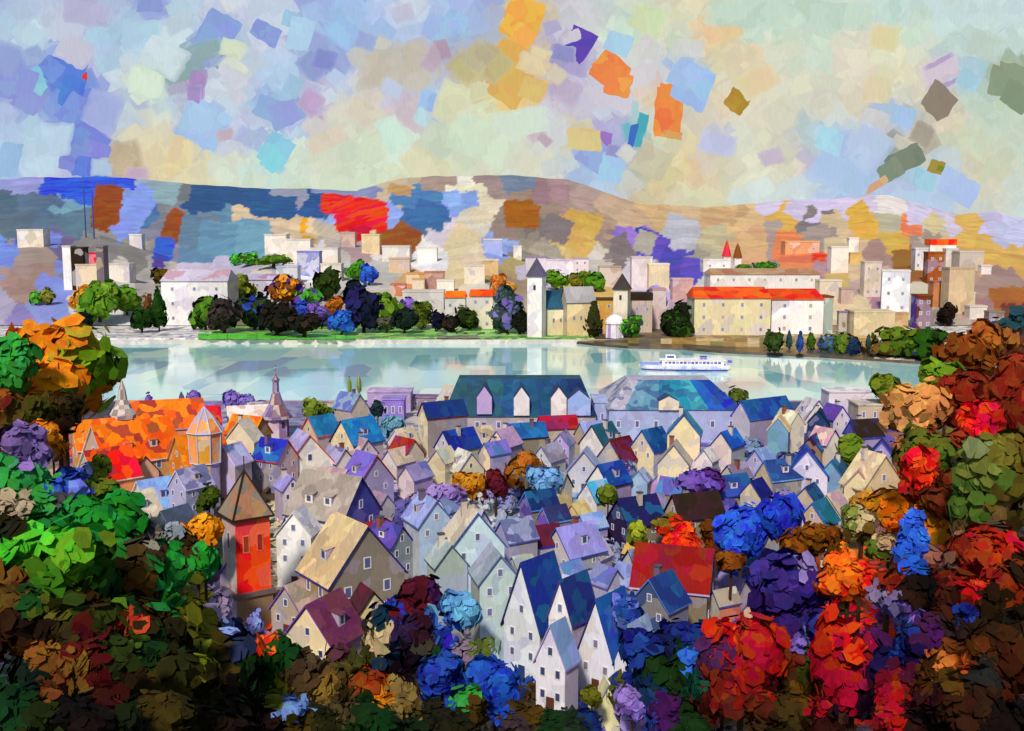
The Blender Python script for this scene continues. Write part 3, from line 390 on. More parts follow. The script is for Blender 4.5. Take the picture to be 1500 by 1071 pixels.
# ---------------------------------------------------------------- trees and bushes
def crown(parent, c, rx, ry, rz, pal, n, chip, mat, zone=None, name='crown', core=True, top=0.0):
    b = MB(); c = Vector(c); ph1, ph2 = random.uniform(0, 6.3), random.uniform(0, 6.3)
    def col(p):
        if pal is None:
            x, y = proj(p); q_ = near_col(NEAR, x + random.uniform(-7, 7), y + random.uniform(-7, 7)); kk = 1.02 if x < 420 and y < 960 else .85
            return jit((q_[0] * kk, q_[1] * kk, q_[2] * kk), .12, .05)
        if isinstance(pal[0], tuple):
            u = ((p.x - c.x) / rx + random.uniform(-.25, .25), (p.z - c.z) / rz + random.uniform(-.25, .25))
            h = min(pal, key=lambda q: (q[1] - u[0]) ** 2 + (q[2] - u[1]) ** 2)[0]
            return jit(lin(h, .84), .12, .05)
        return jit(lin(random.choice(pal)), .12, .05)
    small = min(rx, rz)
    nl = 1 if (top or n < 110) else (4 if n < 200 else 7)
    if nl == 1: LB = [(Vector((0, 0, 0)), 1.0)]
    else:
        LB = [(Vector((0, 0, -.05)), .72)]; a0 = random.uniform(0, 6.28)
        for q in range(nl):
            t_ = a0 + q * 2.4; zz = random.uniform(-.5, .55); rr = .5 * math.sqrt(max(.1, 1 - zz * zz * 1.6))
            LB.append((Vector((math.cos(t_) * rr, math.sin(t_) * rr, zz)), random.uniform(.4, .56)))
    tot = sum(l[1] ** 2 for l in LB)
    if nl > 1: rx, ry, rz = rx * 1.14, ry * 1.14, rz * 1.12
    for lo_, ls in LB:
        lc = c + Vector((lo_.x * rx, lo_.y * ry, lo_.z * rz)); ax, ay, az = rx * ls, ry * ls, rz * ls
        prof = [(0.01, -.82), (.55, -.62), (.84, -.12), (.76, .34), (.42, .7), (0, .86)]; m = 9
        rings = [[lc + Vector((ax * r * math.cos(2 * math.pi * k / m) * random.uniform(.82, 1.05), ay * r * math.sin(2 * math.pi * k / m) * random.uniform(.82, 1.05), az * z)) for k in range(m)] for r, z in prof]
        for i in range(5):
            for k in range(m):
                q = [rings[i][k], rings[i][(k + 1) % m], rings[i + 1][(k + 1) % m], rings[i + 1][k]]
                b.poly(q, col(sum(q, Vector()) / 4))
        nn = int(n * ls * ls / tot * (1.0 if nl == 1 else 1.35))
        for i in range(nn):
            z = random.uniform(-.85, 1); t = random.uniform(0, 2 * math.pi); r = math.sqrt(1 - z * z)
            d = Vector((r * math.cos(t), r * math.sin(t), z)); k = random.uniform(.86, 1.0) if i % 5 else random.uniform(.98, 1.18)
            k *= 1 + .1 * math.sin(3 * t + ph1 + 2 * z) + .07 * math.sin(5 * t + ph2 - 3 * z)
            taper = 1 - top * max(0, z + .3) / 1.3
            p = lc + Vector((d.x * ax * k * taper, d.y * ay * k * taper, d.z * az * k))
            nrm = (Vector((d.x / ax, d.y / ay, d.z / az)).normalized() + Vector((random.gauss(0, .2), random.gauss(0, .2), random.gauss(0, .2)))).normalized()
            u = nrm.cross(Vector((random.uniform(-1, 1), random.uniform(-1, 1), random.uniform(-.3, 1)))).normalized(); v = nrm.cross(u)
            s = chip * (.72 + .4 * ls) * random.choice([.35, .5, .65, .8, 1, 1.1]); a = s * .5; bb = a * random.uniform(.6, .95)
            pts = [p + u * (x * a * random.uniform(.7, 1.15)) + v * (y * bb * random.uniform(.7, 1.15)) for x, y in ((-1, -.8), (.1, -1.1), (1, -.5), (.8, .8), (-.3, 1.1), (-1, .5))]
            b.poly(pts, col(p))
    return b.build(name, mat, parent)
def tree(px, py, w, h, d, pal, kind='tree', base=None, n=None, chip=.3, mat=None, zf=None, desc=None, group=None, top=0.0, depth=.9, cname_=None):
    """px,py,w,h = the crown's box in photo pixels; d = distance in metres"""
    p = at(px, py, d); s = d / FPX; rx = w / 2 * s; rz = h / 2 * s; ry = rx * depth
    g = (zf or gz)(p.x, p.y + 0); 
    if g > p.z - rz * .3: g = p.z - rz * .9
    root = empty(kind, (p.x, p.y, g)); lc = Vector((p.x, p.y, p.z))
    mat = mat or ('near' if d < 190 else ('leaf' if d < 450 else 'far'))
    n = n or int(90 + min(260, w * h / 45))
    cr = crown(root, lc, rx, ry, rz, pal, n, chip * min(rx, rz) * 2, mat, top=top)
    cr.matrix_parent_inverse = Matrix.Translation((-p.x, -p.y, -g))
    b = MB(); r = max(.12, rx * .09); bot = g - .3
    b.bar((p.x, p.y, bot), (p.x + rx * .06, p.y, p.z - rz * .5), r * 1.25, '3C2A18', 7, r * .8)
    b.bar((p.x + rx * .06, p.y, p.z - rz * .5), (p.x - rx * .3, p.y + ry * .1, p.z + rz * .2), r * .6, '3C2A18', 5, r * .25)
    b.bar((p.x + rx * .06, p.y, p.z - rz * .5), (p.x + rx * .35, p.y - ry * .1, p.z + rz * .15), r * .6, '3C2A18', 5, r * .25)
    t = b.build('trunk', mat, root); t.matrix_parent_inverse = Matrix.Translation((-p.x, -p.y, -g))
    if pal is None: c = near_col(NEAR, px, py - h * .1)
    else: c = lin(pal[0][0] if isinstance(pal[0], tuple) else pal[0])
    thing(root, (desc or (cname_ or cname(c)) + {'tree': ' leafy tree', 'bush': ' bush', 'cypress': ' slender cypress'}.get(kind, ' ' + kind.replace('_', ' '))), {'cypress': 'tree', 'bush': 'bush'}.get(kind, 'tree'), (px, py), group)
    return root

FARG = 'trees along the far riverbank'
FT = """145,440,54,58,5C8A1E,6C8C28,4C7A1C|185,437,40,44,4C8A1C,5C7C20|120,437,32,36,C08018,A8601C,D8A020|207,468,32,36,153408,1C3C10|216,448,18,46,6A4420,5A3818|124,468,26,28,12241C,0C1818|300,455,44,52,4C7A1C,3A6014,1C2C10|328,462,50,46,352C28,2A2420,3C3430|350,425,44,44,6E7820,5C6818,7C8828|372,452,46,60,1C2A20,22408C,101C18,2C3C10|420,425,50,46,A8601C,D08A20,7C4414,3C2A88|476,416,42,44,2E3C10,243410|540,402,26,30,2B50C0,3058C8|524,396,32,28,4C8C1C,3C7C18|452,437,36,34,4CA42C,3C8024,5C3CA0|490,447,28,28,A05C14,B06A20|532,450,52,70,1C1A50,141830,101820|468,460,32,34,7C5CB8,8C70C0,6048A0|442,457,24,28,2C50C0,3860C8|405,466,60,44,1C1810,241C14,101810|500,472,36,34,2F5CC8,2450B0|445,474,60,34,1C1814,2A2018|562,449,50,42,6C9020,5C8020,4C6818|592,468,36,38,1A2820,10201C|566,475,36,22,444838,545040|600,449,24,26,6C50A8,7C60B8|617,463,34,36,4C5A14,3A4610,5C6820|640,470,20,30,14143C,101020|660,474,28,24,2A2018,1C1810|686,466,34,34,26340C,34440C,1C280C|722,468,22,22,1A2040,1C3060|742,455,44,62,3C5048,30443C,6C60A8|762,472,30,32,1C1C14,14180C|925,476,32,36,50A420,3C5814,24442C|993,472,46,56,2C5010,1C3008,12180C|1235,500,34,34,5A6C20,486018|1250,508,22,26,1C2C4C,142440|1215,503,26,26,3C5A7C,5060A0,40602C|400,380,56,20,4A7018,5C7C1C,3C6014|362,378,34,22,2C5410,4CA830|345,381,14,16,3CC030,30A828|815,411,38,26,4C7814,5C8818|850,410,34,28,4C6C18,7C6C1C|872,412,34,28,3C7014,4C7C18|52,437,18,18,4CA830,3C9828|68,434,20,24,6C7424,7C7C28|1122,390,38,14,2E7010,4C8C20|1090,392,24,12,48701C|1135,500,26,34,34481C,26380C|730,420,26,34,C87C30,A86424|745,422,20,18,D8A03C|925,437,40,18,2C2018,201810|1385,462,28,30,1C120C,241810|240,405,36,30,3C2C1C,54440C|50,640,1,1,000000"""
def farz(x, y): return 1.6
def tree_far(px, py, w, h, cols, kind='tree', **k):
    base = far_hit(px, py + h / 2)
    Y = base[0].y if base else 600
    z = base[0].z if base else 1.6
    if py + h / 2 > 494: Y = min(Y, 590)
    if py + h / 2 > 505: r_ = ray(px, py + h / 2 + 1); Y = max(500, min(578, (CAMZ - 1.2) / -r_.z * r_.y))
    return tree(px, py, w, h, Y if py + h / 2 > 505 else max(Y - w * .2, 572), cols, kind, zf=lambda x, y: z, group=FARG, chip=.36, n=70 + int(w * h / 18), **k)
random.seed(21)
for t in FT.split('|'):
    a = t.split(',')
    if float(a[2]) < 5: continue
    tree_far(float(a[0]), float(a[1]), float(a[2]), float(a[3]), a[4:])
for px, py, w, h, cs in [(232, 453, 24, 62, ['1A3C08', '143408']), (812, 473, 17, 32, ['1C3808', '243C0C']), (870, 468, 25, 54, ['2C3410', '343014', '20280C']),
   (1125, 497, 13, 30, ['3C4C14', '2C3C10']), (1141, 500, 11, 32, ['34301C', '2A2818']), (1156, 499, 11, 30, ['2C4C48', '243C34']), (1172, 502, 13, 32, ['1C3C70', '24488C']), (1188, 500, 15, 28, ['3C5C14', '2C4410']), (1203, 504, 14, 22, ['2C5010', '5C40A0']), (1272, 503, 10, 28, ['345050', '2C4444']), (1268, 345, 8, 10, ['3C2C14'])]:
    if py > 400: tree_far(px, py, w, h, cs, 'cypress', top=.8)
random.seed(22)
tree_far(1330, 505, 112, 46, [('5C7018', -.6, .5), ('4C6414', -.3, 0), ('244C08', .1, .2), ('1C2C08', .5, 0), ('30302C', .8, -.3), ('7C5C20', -.8, -.2), ('20406C', -.6, -.7)], 'bush', desc='large olive and dark green bush spreading over the riverbank')
# lilac tree standing by the long hall
tree_far(960, 437, 34, 42, ['8F7CC8', '9C88D0', '8470C0'], desc='lilac rounded tree with a slim pale trunk')

random.seed(31)
# foreground and side trees: px, py, w, h, distance, kind, palette (None: the leaf colours listed in NEAR)
NT = [
 (1300, 570, 46, 46, 330, 'bush', [('5C7018', 0, 0), ('6C7C1C', -.4, .4), ('34401C', .5, -.3)]),
 (1385, 555, 62, 56, 170, 'tree', [('6C9420', -.3, .3), ('5A8420', .2, .4), ('8A6418', 0, -.3), ('3C5C14', .5, -.4), ('7C9C20', -.5, -.1)]),
 (1340, 605, 90, 80, 150, 'tree', [('E09C54', -.4, .3), ('DC9450', .2, .1), ('C8803C', .1, -.6), ('E0A060', -.6, -.2), ('A8602C', .6, -.6)]),
 (1415, 590, 90, 90, 152, 'tree', [('7C2410', .2, .3), ('8A2C14', -.3, .1), ('6C200C', .5, -.5), ('802814', -.5, -.5)]),
 (1425, 520, 80, 80, 185, 'tree', [('8A4814', -.3, .3), ('7C4010', .2, 0), ('5A340C', .2, -.5), ('A85C20', .6, .4)]),
 (1480, 500, 70, 80, 190, 'tree', [('9C5C28', -.3, .3), ('6A3C20', .2, -.2), ('80381C', .3, -.7), ('A87038', -.6, -.4), ('24444C', -.2, .6)]),
 (1490, 590, 90, 120, 140, 'tree', [('842C10', -.3, .3), ('741C0C', .2, 0), ('8A3418', .1, .7), ('2C0C08', .3, -.7)]),
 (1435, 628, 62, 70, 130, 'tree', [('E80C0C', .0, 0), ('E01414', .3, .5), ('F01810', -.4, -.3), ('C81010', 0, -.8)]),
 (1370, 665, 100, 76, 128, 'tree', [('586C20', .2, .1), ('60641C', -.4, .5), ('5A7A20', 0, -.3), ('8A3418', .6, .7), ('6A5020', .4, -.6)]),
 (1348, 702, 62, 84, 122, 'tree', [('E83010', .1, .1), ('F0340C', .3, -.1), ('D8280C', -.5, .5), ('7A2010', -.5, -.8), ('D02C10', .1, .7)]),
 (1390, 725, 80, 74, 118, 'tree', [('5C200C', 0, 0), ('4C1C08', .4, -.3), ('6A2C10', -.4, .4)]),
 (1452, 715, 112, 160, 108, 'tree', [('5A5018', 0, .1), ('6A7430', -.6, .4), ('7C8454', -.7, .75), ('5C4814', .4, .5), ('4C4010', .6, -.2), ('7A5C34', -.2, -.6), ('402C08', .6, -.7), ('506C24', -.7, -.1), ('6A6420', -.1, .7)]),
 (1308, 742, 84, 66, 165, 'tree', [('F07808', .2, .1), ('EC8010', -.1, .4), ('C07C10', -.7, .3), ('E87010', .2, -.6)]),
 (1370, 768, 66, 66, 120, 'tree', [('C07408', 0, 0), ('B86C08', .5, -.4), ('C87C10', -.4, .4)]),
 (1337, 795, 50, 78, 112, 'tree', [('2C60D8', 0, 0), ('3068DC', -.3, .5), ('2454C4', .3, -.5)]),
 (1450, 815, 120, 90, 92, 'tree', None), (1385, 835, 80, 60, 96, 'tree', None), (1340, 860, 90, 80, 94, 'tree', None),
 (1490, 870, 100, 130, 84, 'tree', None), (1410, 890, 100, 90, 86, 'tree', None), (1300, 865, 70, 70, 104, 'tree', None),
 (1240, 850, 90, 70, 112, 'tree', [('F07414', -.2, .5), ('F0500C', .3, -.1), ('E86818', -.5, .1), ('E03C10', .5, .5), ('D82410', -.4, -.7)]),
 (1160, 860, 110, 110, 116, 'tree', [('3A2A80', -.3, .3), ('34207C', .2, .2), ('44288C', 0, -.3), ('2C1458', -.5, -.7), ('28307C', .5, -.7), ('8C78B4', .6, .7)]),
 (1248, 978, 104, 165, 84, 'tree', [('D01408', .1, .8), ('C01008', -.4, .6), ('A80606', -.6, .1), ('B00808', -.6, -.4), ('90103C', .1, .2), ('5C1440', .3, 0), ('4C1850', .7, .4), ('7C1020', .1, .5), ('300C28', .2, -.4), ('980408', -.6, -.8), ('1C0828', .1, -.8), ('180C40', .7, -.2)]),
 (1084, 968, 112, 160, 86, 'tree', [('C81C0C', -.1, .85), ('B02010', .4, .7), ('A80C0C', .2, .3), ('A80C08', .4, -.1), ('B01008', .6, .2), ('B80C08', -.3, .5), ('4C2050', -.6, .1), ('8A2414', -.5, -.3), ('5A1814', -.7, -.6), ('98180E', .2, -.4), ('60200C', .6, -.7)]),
 (1325, 945, 44, 66, 82, 'bush', [('1C3088', 0, 0), ('102880', .1, -.4), ('20408C', 0, .6)]),
 (1360, 940, 80, 90, 80, 'tree', None), (1320, 1010, 90, 110, 74, 'tree', None), (1400, 985, 110, 90, 72, 'tree', None),
 (1475, 965, 110, 130, 68, 'tree', None), (1430, 1040, 160, 90, 64, 'bush', None), (1345, 1060, 120, 70, 68, 'bush', None),
 (1170, 995, 70, 130, 90, 'tree', None), (1140, 1050, 110, 70, 80, 'bush', None), (1200, 1060, 80, 60, 80, 'bush', None),
 (1150, 925, 60, 60, 100, 'bush', None), (1205, 915, 50, 50, 102, 'bush', None),
 (1000, 795, 56, 50, 176, 'tree', [('F03808', .3, -.1), ('E82C08', -.4, .3), ('F44810', .4, .4)]),
 (985, 775, 56, 36, 190, 'tree', [('E03010', 0, 0), ('D02810', -.5, .2), ('7C6C20', -.6, .5)]),
 (933, 784, 32, 36, 172, 'bush', [('9CA828', 0, .4), ('6C7420', .2, -.4)]),
 (890, 726, 28, 28, 205, 'bush', [('4C5C10', 0, 0), ('6C7C20', 0, .6)]),
 (1085, 785, 66, 76, 170, 'tree', [('2A58E0', 0, 0), ('3060E0', -.3, .4), ('2450D4', .4, -.3)]),
 (1047, 788, 40, 54, 182, 'tree', [('84480C', 0, 0), ('7A4010', .3, -.3), ('603808', -.4, .5)]),
 (1070, 820, 50, 36, 160, 'bush', [('80480C', 0, 0), ('5C3408', .3, -.4)]),
 (1145, 760, 56, 76, 168, 'tree', [('2038C0', .1, .2), ('1C30A8', .3, -.2), ('2850D0', -.5, -.4)]),
 (1190, 790, 84, 54, 155, 'tree', [('84480C', -.2, .3), ('70400C', .2, 0), ('4A300A', .1, -.6)]),
 (1248, 660, 48, 54, 240, 'tree', [('6C8420', -.2, .3), ('5C7018', .1, -.2), ('24444C', .6, -.2)]),
 (1262, 770, 60, 50, 150, 'bush', [('C4B080', -.3, .4), ('7C8C38', -.6, .5), ('6A501C', 0, -.3), ('A87C70', .6, -.5)]),
 (1300, 800, 60, 46, 130, 'bush', [('94645C', 0, .3), ('C4A878', -.2, .7), ('6A7C28', -.4, -.4), ('9C8060', .5, 0)]),
 (1030, 705, 76, 46, 212, 'tree', [('6C4CB0', 0, .3), ('7858B4', -.5, 0), ('5A2C80', .4, .5), ('6040A0', .2, -.6)]),
 (690, 708, 52, 40, 225, 'tree', [('C8841C', 0, .2), ('C07814', .3, -.2), ('D8A030', -.1, -.7)]),
 (726, 706, 34, 40, 222, 'tree', [('5C1528', 0, 0), ('6C1C2C', 0, .4)]),
 (765, 690, 52, 56, 226, 'tree', [('A05C14', 0, .2), ('8A4A10', -.4, -.5), ('7C7468', .1, -.1), ('B86C20', .3, .6)]),
 (800, 705, 50, 44, 218, 'tree', [('6CA8DC', 0, 0), ('78B0E0', -.3, .3)]),
 (656, 722, 54, 34, 215, 'tree', [('A484D0', 0, 0), ('9878C8', .4, -.3), ('AC90D4', -.4, .3)]),
 (577, 626, 34, 40, 296, 'tree', [('6CA4BC', 0, 0), ('78B0C4', 0, .5)]),
 (460, 600, 34, 32, 330, 'bush', [('7C9030', 0, .3), ('5A6C1C', .4, -.4)]),
 (482, 604, 14, 14, 328, 'bush', ['3C5814', '4C6C18']), (553, 600, 20, 22, 318, 'bush', ['1C2C34', '243C3C']),
 (360, 588, 26, 22, 345, 'bush', ['7464B8', '8474C4']), (340, 586, 24, 26, 345, 'bush', ['7C68B8', '6C5CB0']), (284, 582, 18, 18, 350, 'bush', ['7860B4']),
 (378, 600, 26, 24, 325, 'bush', ['3C2C24', '4C3828']),
 (1080, 580, 28, 22, 355, 'bush', ['5C6820', '48501C']),
 (245, 604, 40, 36, 300, 'tree', [('E0300C', 0, 0), ('E84010', -.3, .4), ('B82010', .3, -.4)]),
 (1262, 738, 40, 40, 190, 'tree', [('C08C34', 0, 0), ('C89030', 0, .4)]),
 # bottom of the picture
 (405, 985, 90, 120, 118, 'tree', None), (445, 1000, 70, 90, 116, 'tree', None), (480, 1015, 60, 70, 113, 'bush', None), (505, 985, 60, 80, 122, 'tree', None),
 (540, 1010, 60, 70, 112, 'bush', None), (570, 950, 80, 110, 126, 'tree', None), (592, 1015, 52, 60, 108, 'bush', None), (610, 940, 60, 100, 124, 'tree', None),
 (646, 992, 70, 66, 114, 'bush', [('1C3CA0', 0, 0), ('2444A8', -.3, .4), ('1830A0', .4, -.3)]), (680, 1035, 70, 70, 106, 'bush', None), (725, 1005, 76, 84, 110, 'tree', [('2454BC', -.2, .3), ('1C44B8', .2, -.2), ('2050C0', .5, .5)]),
 (560, 1055, 130, 60, 98, 'bush', None), (640, 1065, 110, 50, 96, 'bush', None), (480, 1060, 110, 50, 98, 'bush', None), (400, 1055, 100, 60, 96, 'bush', None),
 (676, 895, 54, 64, 132, 'tree', [('6CB0DC', .2, .4), ('64A8D4', .3, -.2), ('3C6CC8', -.6, -.3), ('5C9CD0', -.2, .5), ('1830A8', -.3, -.8)]),
 (590, 895, 60, 60, 136, 'bush', [('5A1024', .2, .1), ('601430', .3, -.3), ('2030A8', -.6, .1), ('481020', -.2, .6)]),
 (620, 870, 60, 66, 142, 'tree', [('4C1020', -.3, .2), ('58182C', .3, -.4), ('40144C', .5, .2)]),
 (700, 965, 60, 70, 118, 'bush', None), (660, 950, 50, 50, 120, 'bush', None),
 (765, 1052, 90, 40, 104, 'bush', None), (820, 1066, 100, 34, 102, 'bush', None), (862, 1056, 50, 40, 106, 'bush', None), (866, 1022, 28, 36, 112, 'bush', [('5A5A14', 0, 0), ('646818', 0, .5)]),
 (935, 1035, 80, 90, 106, 'tree', None), (950, 960, 80, 80, 116, 'tree', None), (985, 1010, 100, 120, 104, 'tree', None), (1010, 940, 90, 70, 118, 'tree', None), (1045, 1000, 60, 130, 100, 'tree', None),
 (1000, 1065, 110, 50, 96, 'bush', None), (1060, 935, 60, 50, 106, 'bush', None), (920, 900, 50, 60, 128, 'bush', ['24489C', '1C3C88', '5C6CB8']), (925, 1030, 40, 56, 100, 'bush', [('9078C8', 0, .4), ('7C60B8', 0, -.4)]),
 # left side
 (86, 545, 146, 128, 160, 'tree', [('EC8C14', -.2, .5), ('E08010', -.1, -.1), ('D87814', -.6, .2), ('E88A10', .2, -.3), ('F09018', .1, .1), ('E08414', .35, -.1), ('D88018', .2, .7), ('7CA418', .85, .5), ('6C9A1C', .95, 0), ('A89024', .6, .7), ('C87C14', -.5, -.6), ('EC8C14', .1, -.7)]),
 (84, 610, 84, 60, 148, 'tree', [('38280C', .1, .3), ('4A3A14', -.6, .5), ('2A240C', .7, .6), ('3A2A1C', .4, -.6), ('3C2C0C', -.2, -.4)]),
 (18, 545, 66, 92, 146, 'tree', [('2E9A34', -.2, .3), ('349438', .2, -.2), ('5A6C18', .6, -.6)]),
 (30, 610, 76, 80, 138, 'tree', [('4A3A10', 0, 0), ('3A3A0A', .5, -.2), ('8A4A14', -.6, .5), ('5A2010', -.4, .2)]),
 (62, 632, 42, 40, 132, 'bush', [('E88A18', 0, 0), ('EC9420', 0, .5)]),
 (30, 660, 84, 74, 126, 'tree', [('8268AC', .4, 0), ('7C62A0', .1, .6), ('4A3608', -.6, .4), ('5A1A28', -.5, -.6), ('9078BC', .6, -.5)]),
 (25, 715, 100, 80, 112, 'tree', None), (85, 735, 110, 80, 112, 'tree', None), (98, 706, 46, 36, 128, 'bush', [('2848A4', 0, 0), ('2C50A8', -.4, .3), ('6C80D8', .6, -.6)]), (150, 765, 120, 80, 104, 'tree', [('1C8428', 0, .3), ('188024', .4, -.1), ('228A34', -.4, .2), ('1C6A24', 0, -.5), ('5C5A14', .7, -.6)]), (76, 652, 44, 40, 136, 'bush', [('C07418', 0, 0), ('4C4414', -.4, .4), ('E07818', .5, .5)]),
 (25, 765, 70, 60, 102, 'tree', None), (70, 835, 190, 130, 84, 'tree', None), (185, 855, 120, 110, 92, 'tree', None), (232, 850, 84, 104, 106, 'tree', [('1E8A32', -.2, .5), ('1C7A2E', 0, 0), ('2A8A30', .3, -.4), ('1E6A24', -.4, -.5)]), (190, 808, 80, 60, 102, 'tree', [('1E7A24', 0, .3), ('4A5A14', .4, -.2), ('2A8A2C', -.4, .1)]), (150, 720, 50, 46, 132, 'bush', None),
 (30, 915, 120, 110, 76, 'tree', None), (120, 930, 120, 120, 74, 'tree', None), (215, 930, 120, 110, 84, 'tree', None), (285, 915, 80, 90, 104, 'tree', None),
 (85, 985, 110, 100, 68, 'tree', None), (150, 990, 90, 110, 66, 'tree', None), (235, 1000, 140, 120, 74, 'tree', None), (330, 990, 110, 110, 92, 'tree', None),
 (40, 1045, 140, 90, 58, 'bush', None), (130, 1055, 140, 80, 58, 'bush', None), (225, 1060, 130, 70, 64, 'bush', None), (320, 1055, 120, 70, 78, 'bush', None),
 (288, 825, 60, 70, 128, 'tree', None), (298, 780, 50, 66, 150, 'tree', [('F09814', 0, 0), ('EC8C10', .3, -.4), ('F0A020', -.3, .4)]), (305, 730, 34, 40, 175, 'tree', ['34480C', '2C3C0C', '4C5414']),
 (215, 785, 60, 60, 140, 'bush', None), (175, 785, 50, 60, 130, 'bush', None), (262, 790, 50, 50, 138, 'bush', None), (322, 900, 40, 80, 112, 'bush', None),
 (345, 930, 34, 60, 116, 'bush', ['1C2C48', '24344C', '142444']), (140, 690, 46, 40, 150, 'bush', None), (372, 925, 30, 60, 122, 'bush', ['8CA0E0', '9084C8', '7C90D8']),
]
for a in NT:
    px, py, w_, h_, d, kind, pal = a
    g = 'trees of the near hillside' if kind == 'tree' else 'bushes among the town gardens'
    tree(px, py, w_ * 1.04, h_ * 1.04, d, pal, kind, group=g, chip=.38 if w_ < 70 else .32)
# ---------------------------------------------------------------- houses
random.seed(41)
def px_at_base(px, yb, zf=gz):
    return ground_hit(px, yb)
def add_window(root, x, y, z, w, h, nrm, col='4C5C94', frame=None):
    """a thin framed pane standing 4 cm proud of a wall; nrm 'f' front (-y), 'r' (+x), 'l' (-x)"""
    f = MB(); p = MB(); t = .05; fr = frame or 'E0DCD8'
    def bx(m, a0, a1, z0, z1, dp, c):
        if nrm == 'f': m.box(x + a0, x + a1, y - dp, y + .02, z0, z1, c)
        elif nrm == 'r': m.box(x - .02, x + dp, y + a0, y + a1, z0, z1, c)
        else: m.box(x - dp, x + .02, y + a0, y + a1, z0, z1, c)
    b = w * .13
    bx(f, -w / 2, -w / 2 + b, z, z + h, .08, fr); bx(f, w / 2 - b, w / 2, z, z + h, .08, fr)
    bx(f, -w / 2 + b, w / 2 - b, z + h - b, z + h, .08, fr); bx(f, -w / 2 + b, w / 2 - b, z, z + b, .08, fr)
    bx(p, -w / 2 + b, w / 2 - b, z + b, z + h - b, .04, col)
    fo = f.build('window', 'metal', root); p.build('pane', 'metal', fo)
def roof_accent(c):
    r, g, b = [x ** .45 for x in lin(c)]; mx_, mn = max(r, g, b), min(r, g, b)
    if mx_ - mn < .12: return random.choice(['C8B090', '9C98B8', 'D8D4CC', '8C8078'] if mx_ > .45 else ['2C2C54', '3C1C28', '1C1C24'])
    if r == mx_ and g < .45: return random.choice(['5C1438', '7C1820', '6C2860', 'A01C10'])
    if r == mx_: return random.choice(['E8501C', 'C88828', 'D89C48', 'E87818'] if b < .4 else ['D8C8A8', 'B8A088', 'C8A8A0'])
    return random.choice(['2C7CA8', '1C2C6C', '3C4CB0', '1C5C88'] if mx_ < .75 else ['8C98D8', 'A8B8D8', '7C84C0'])
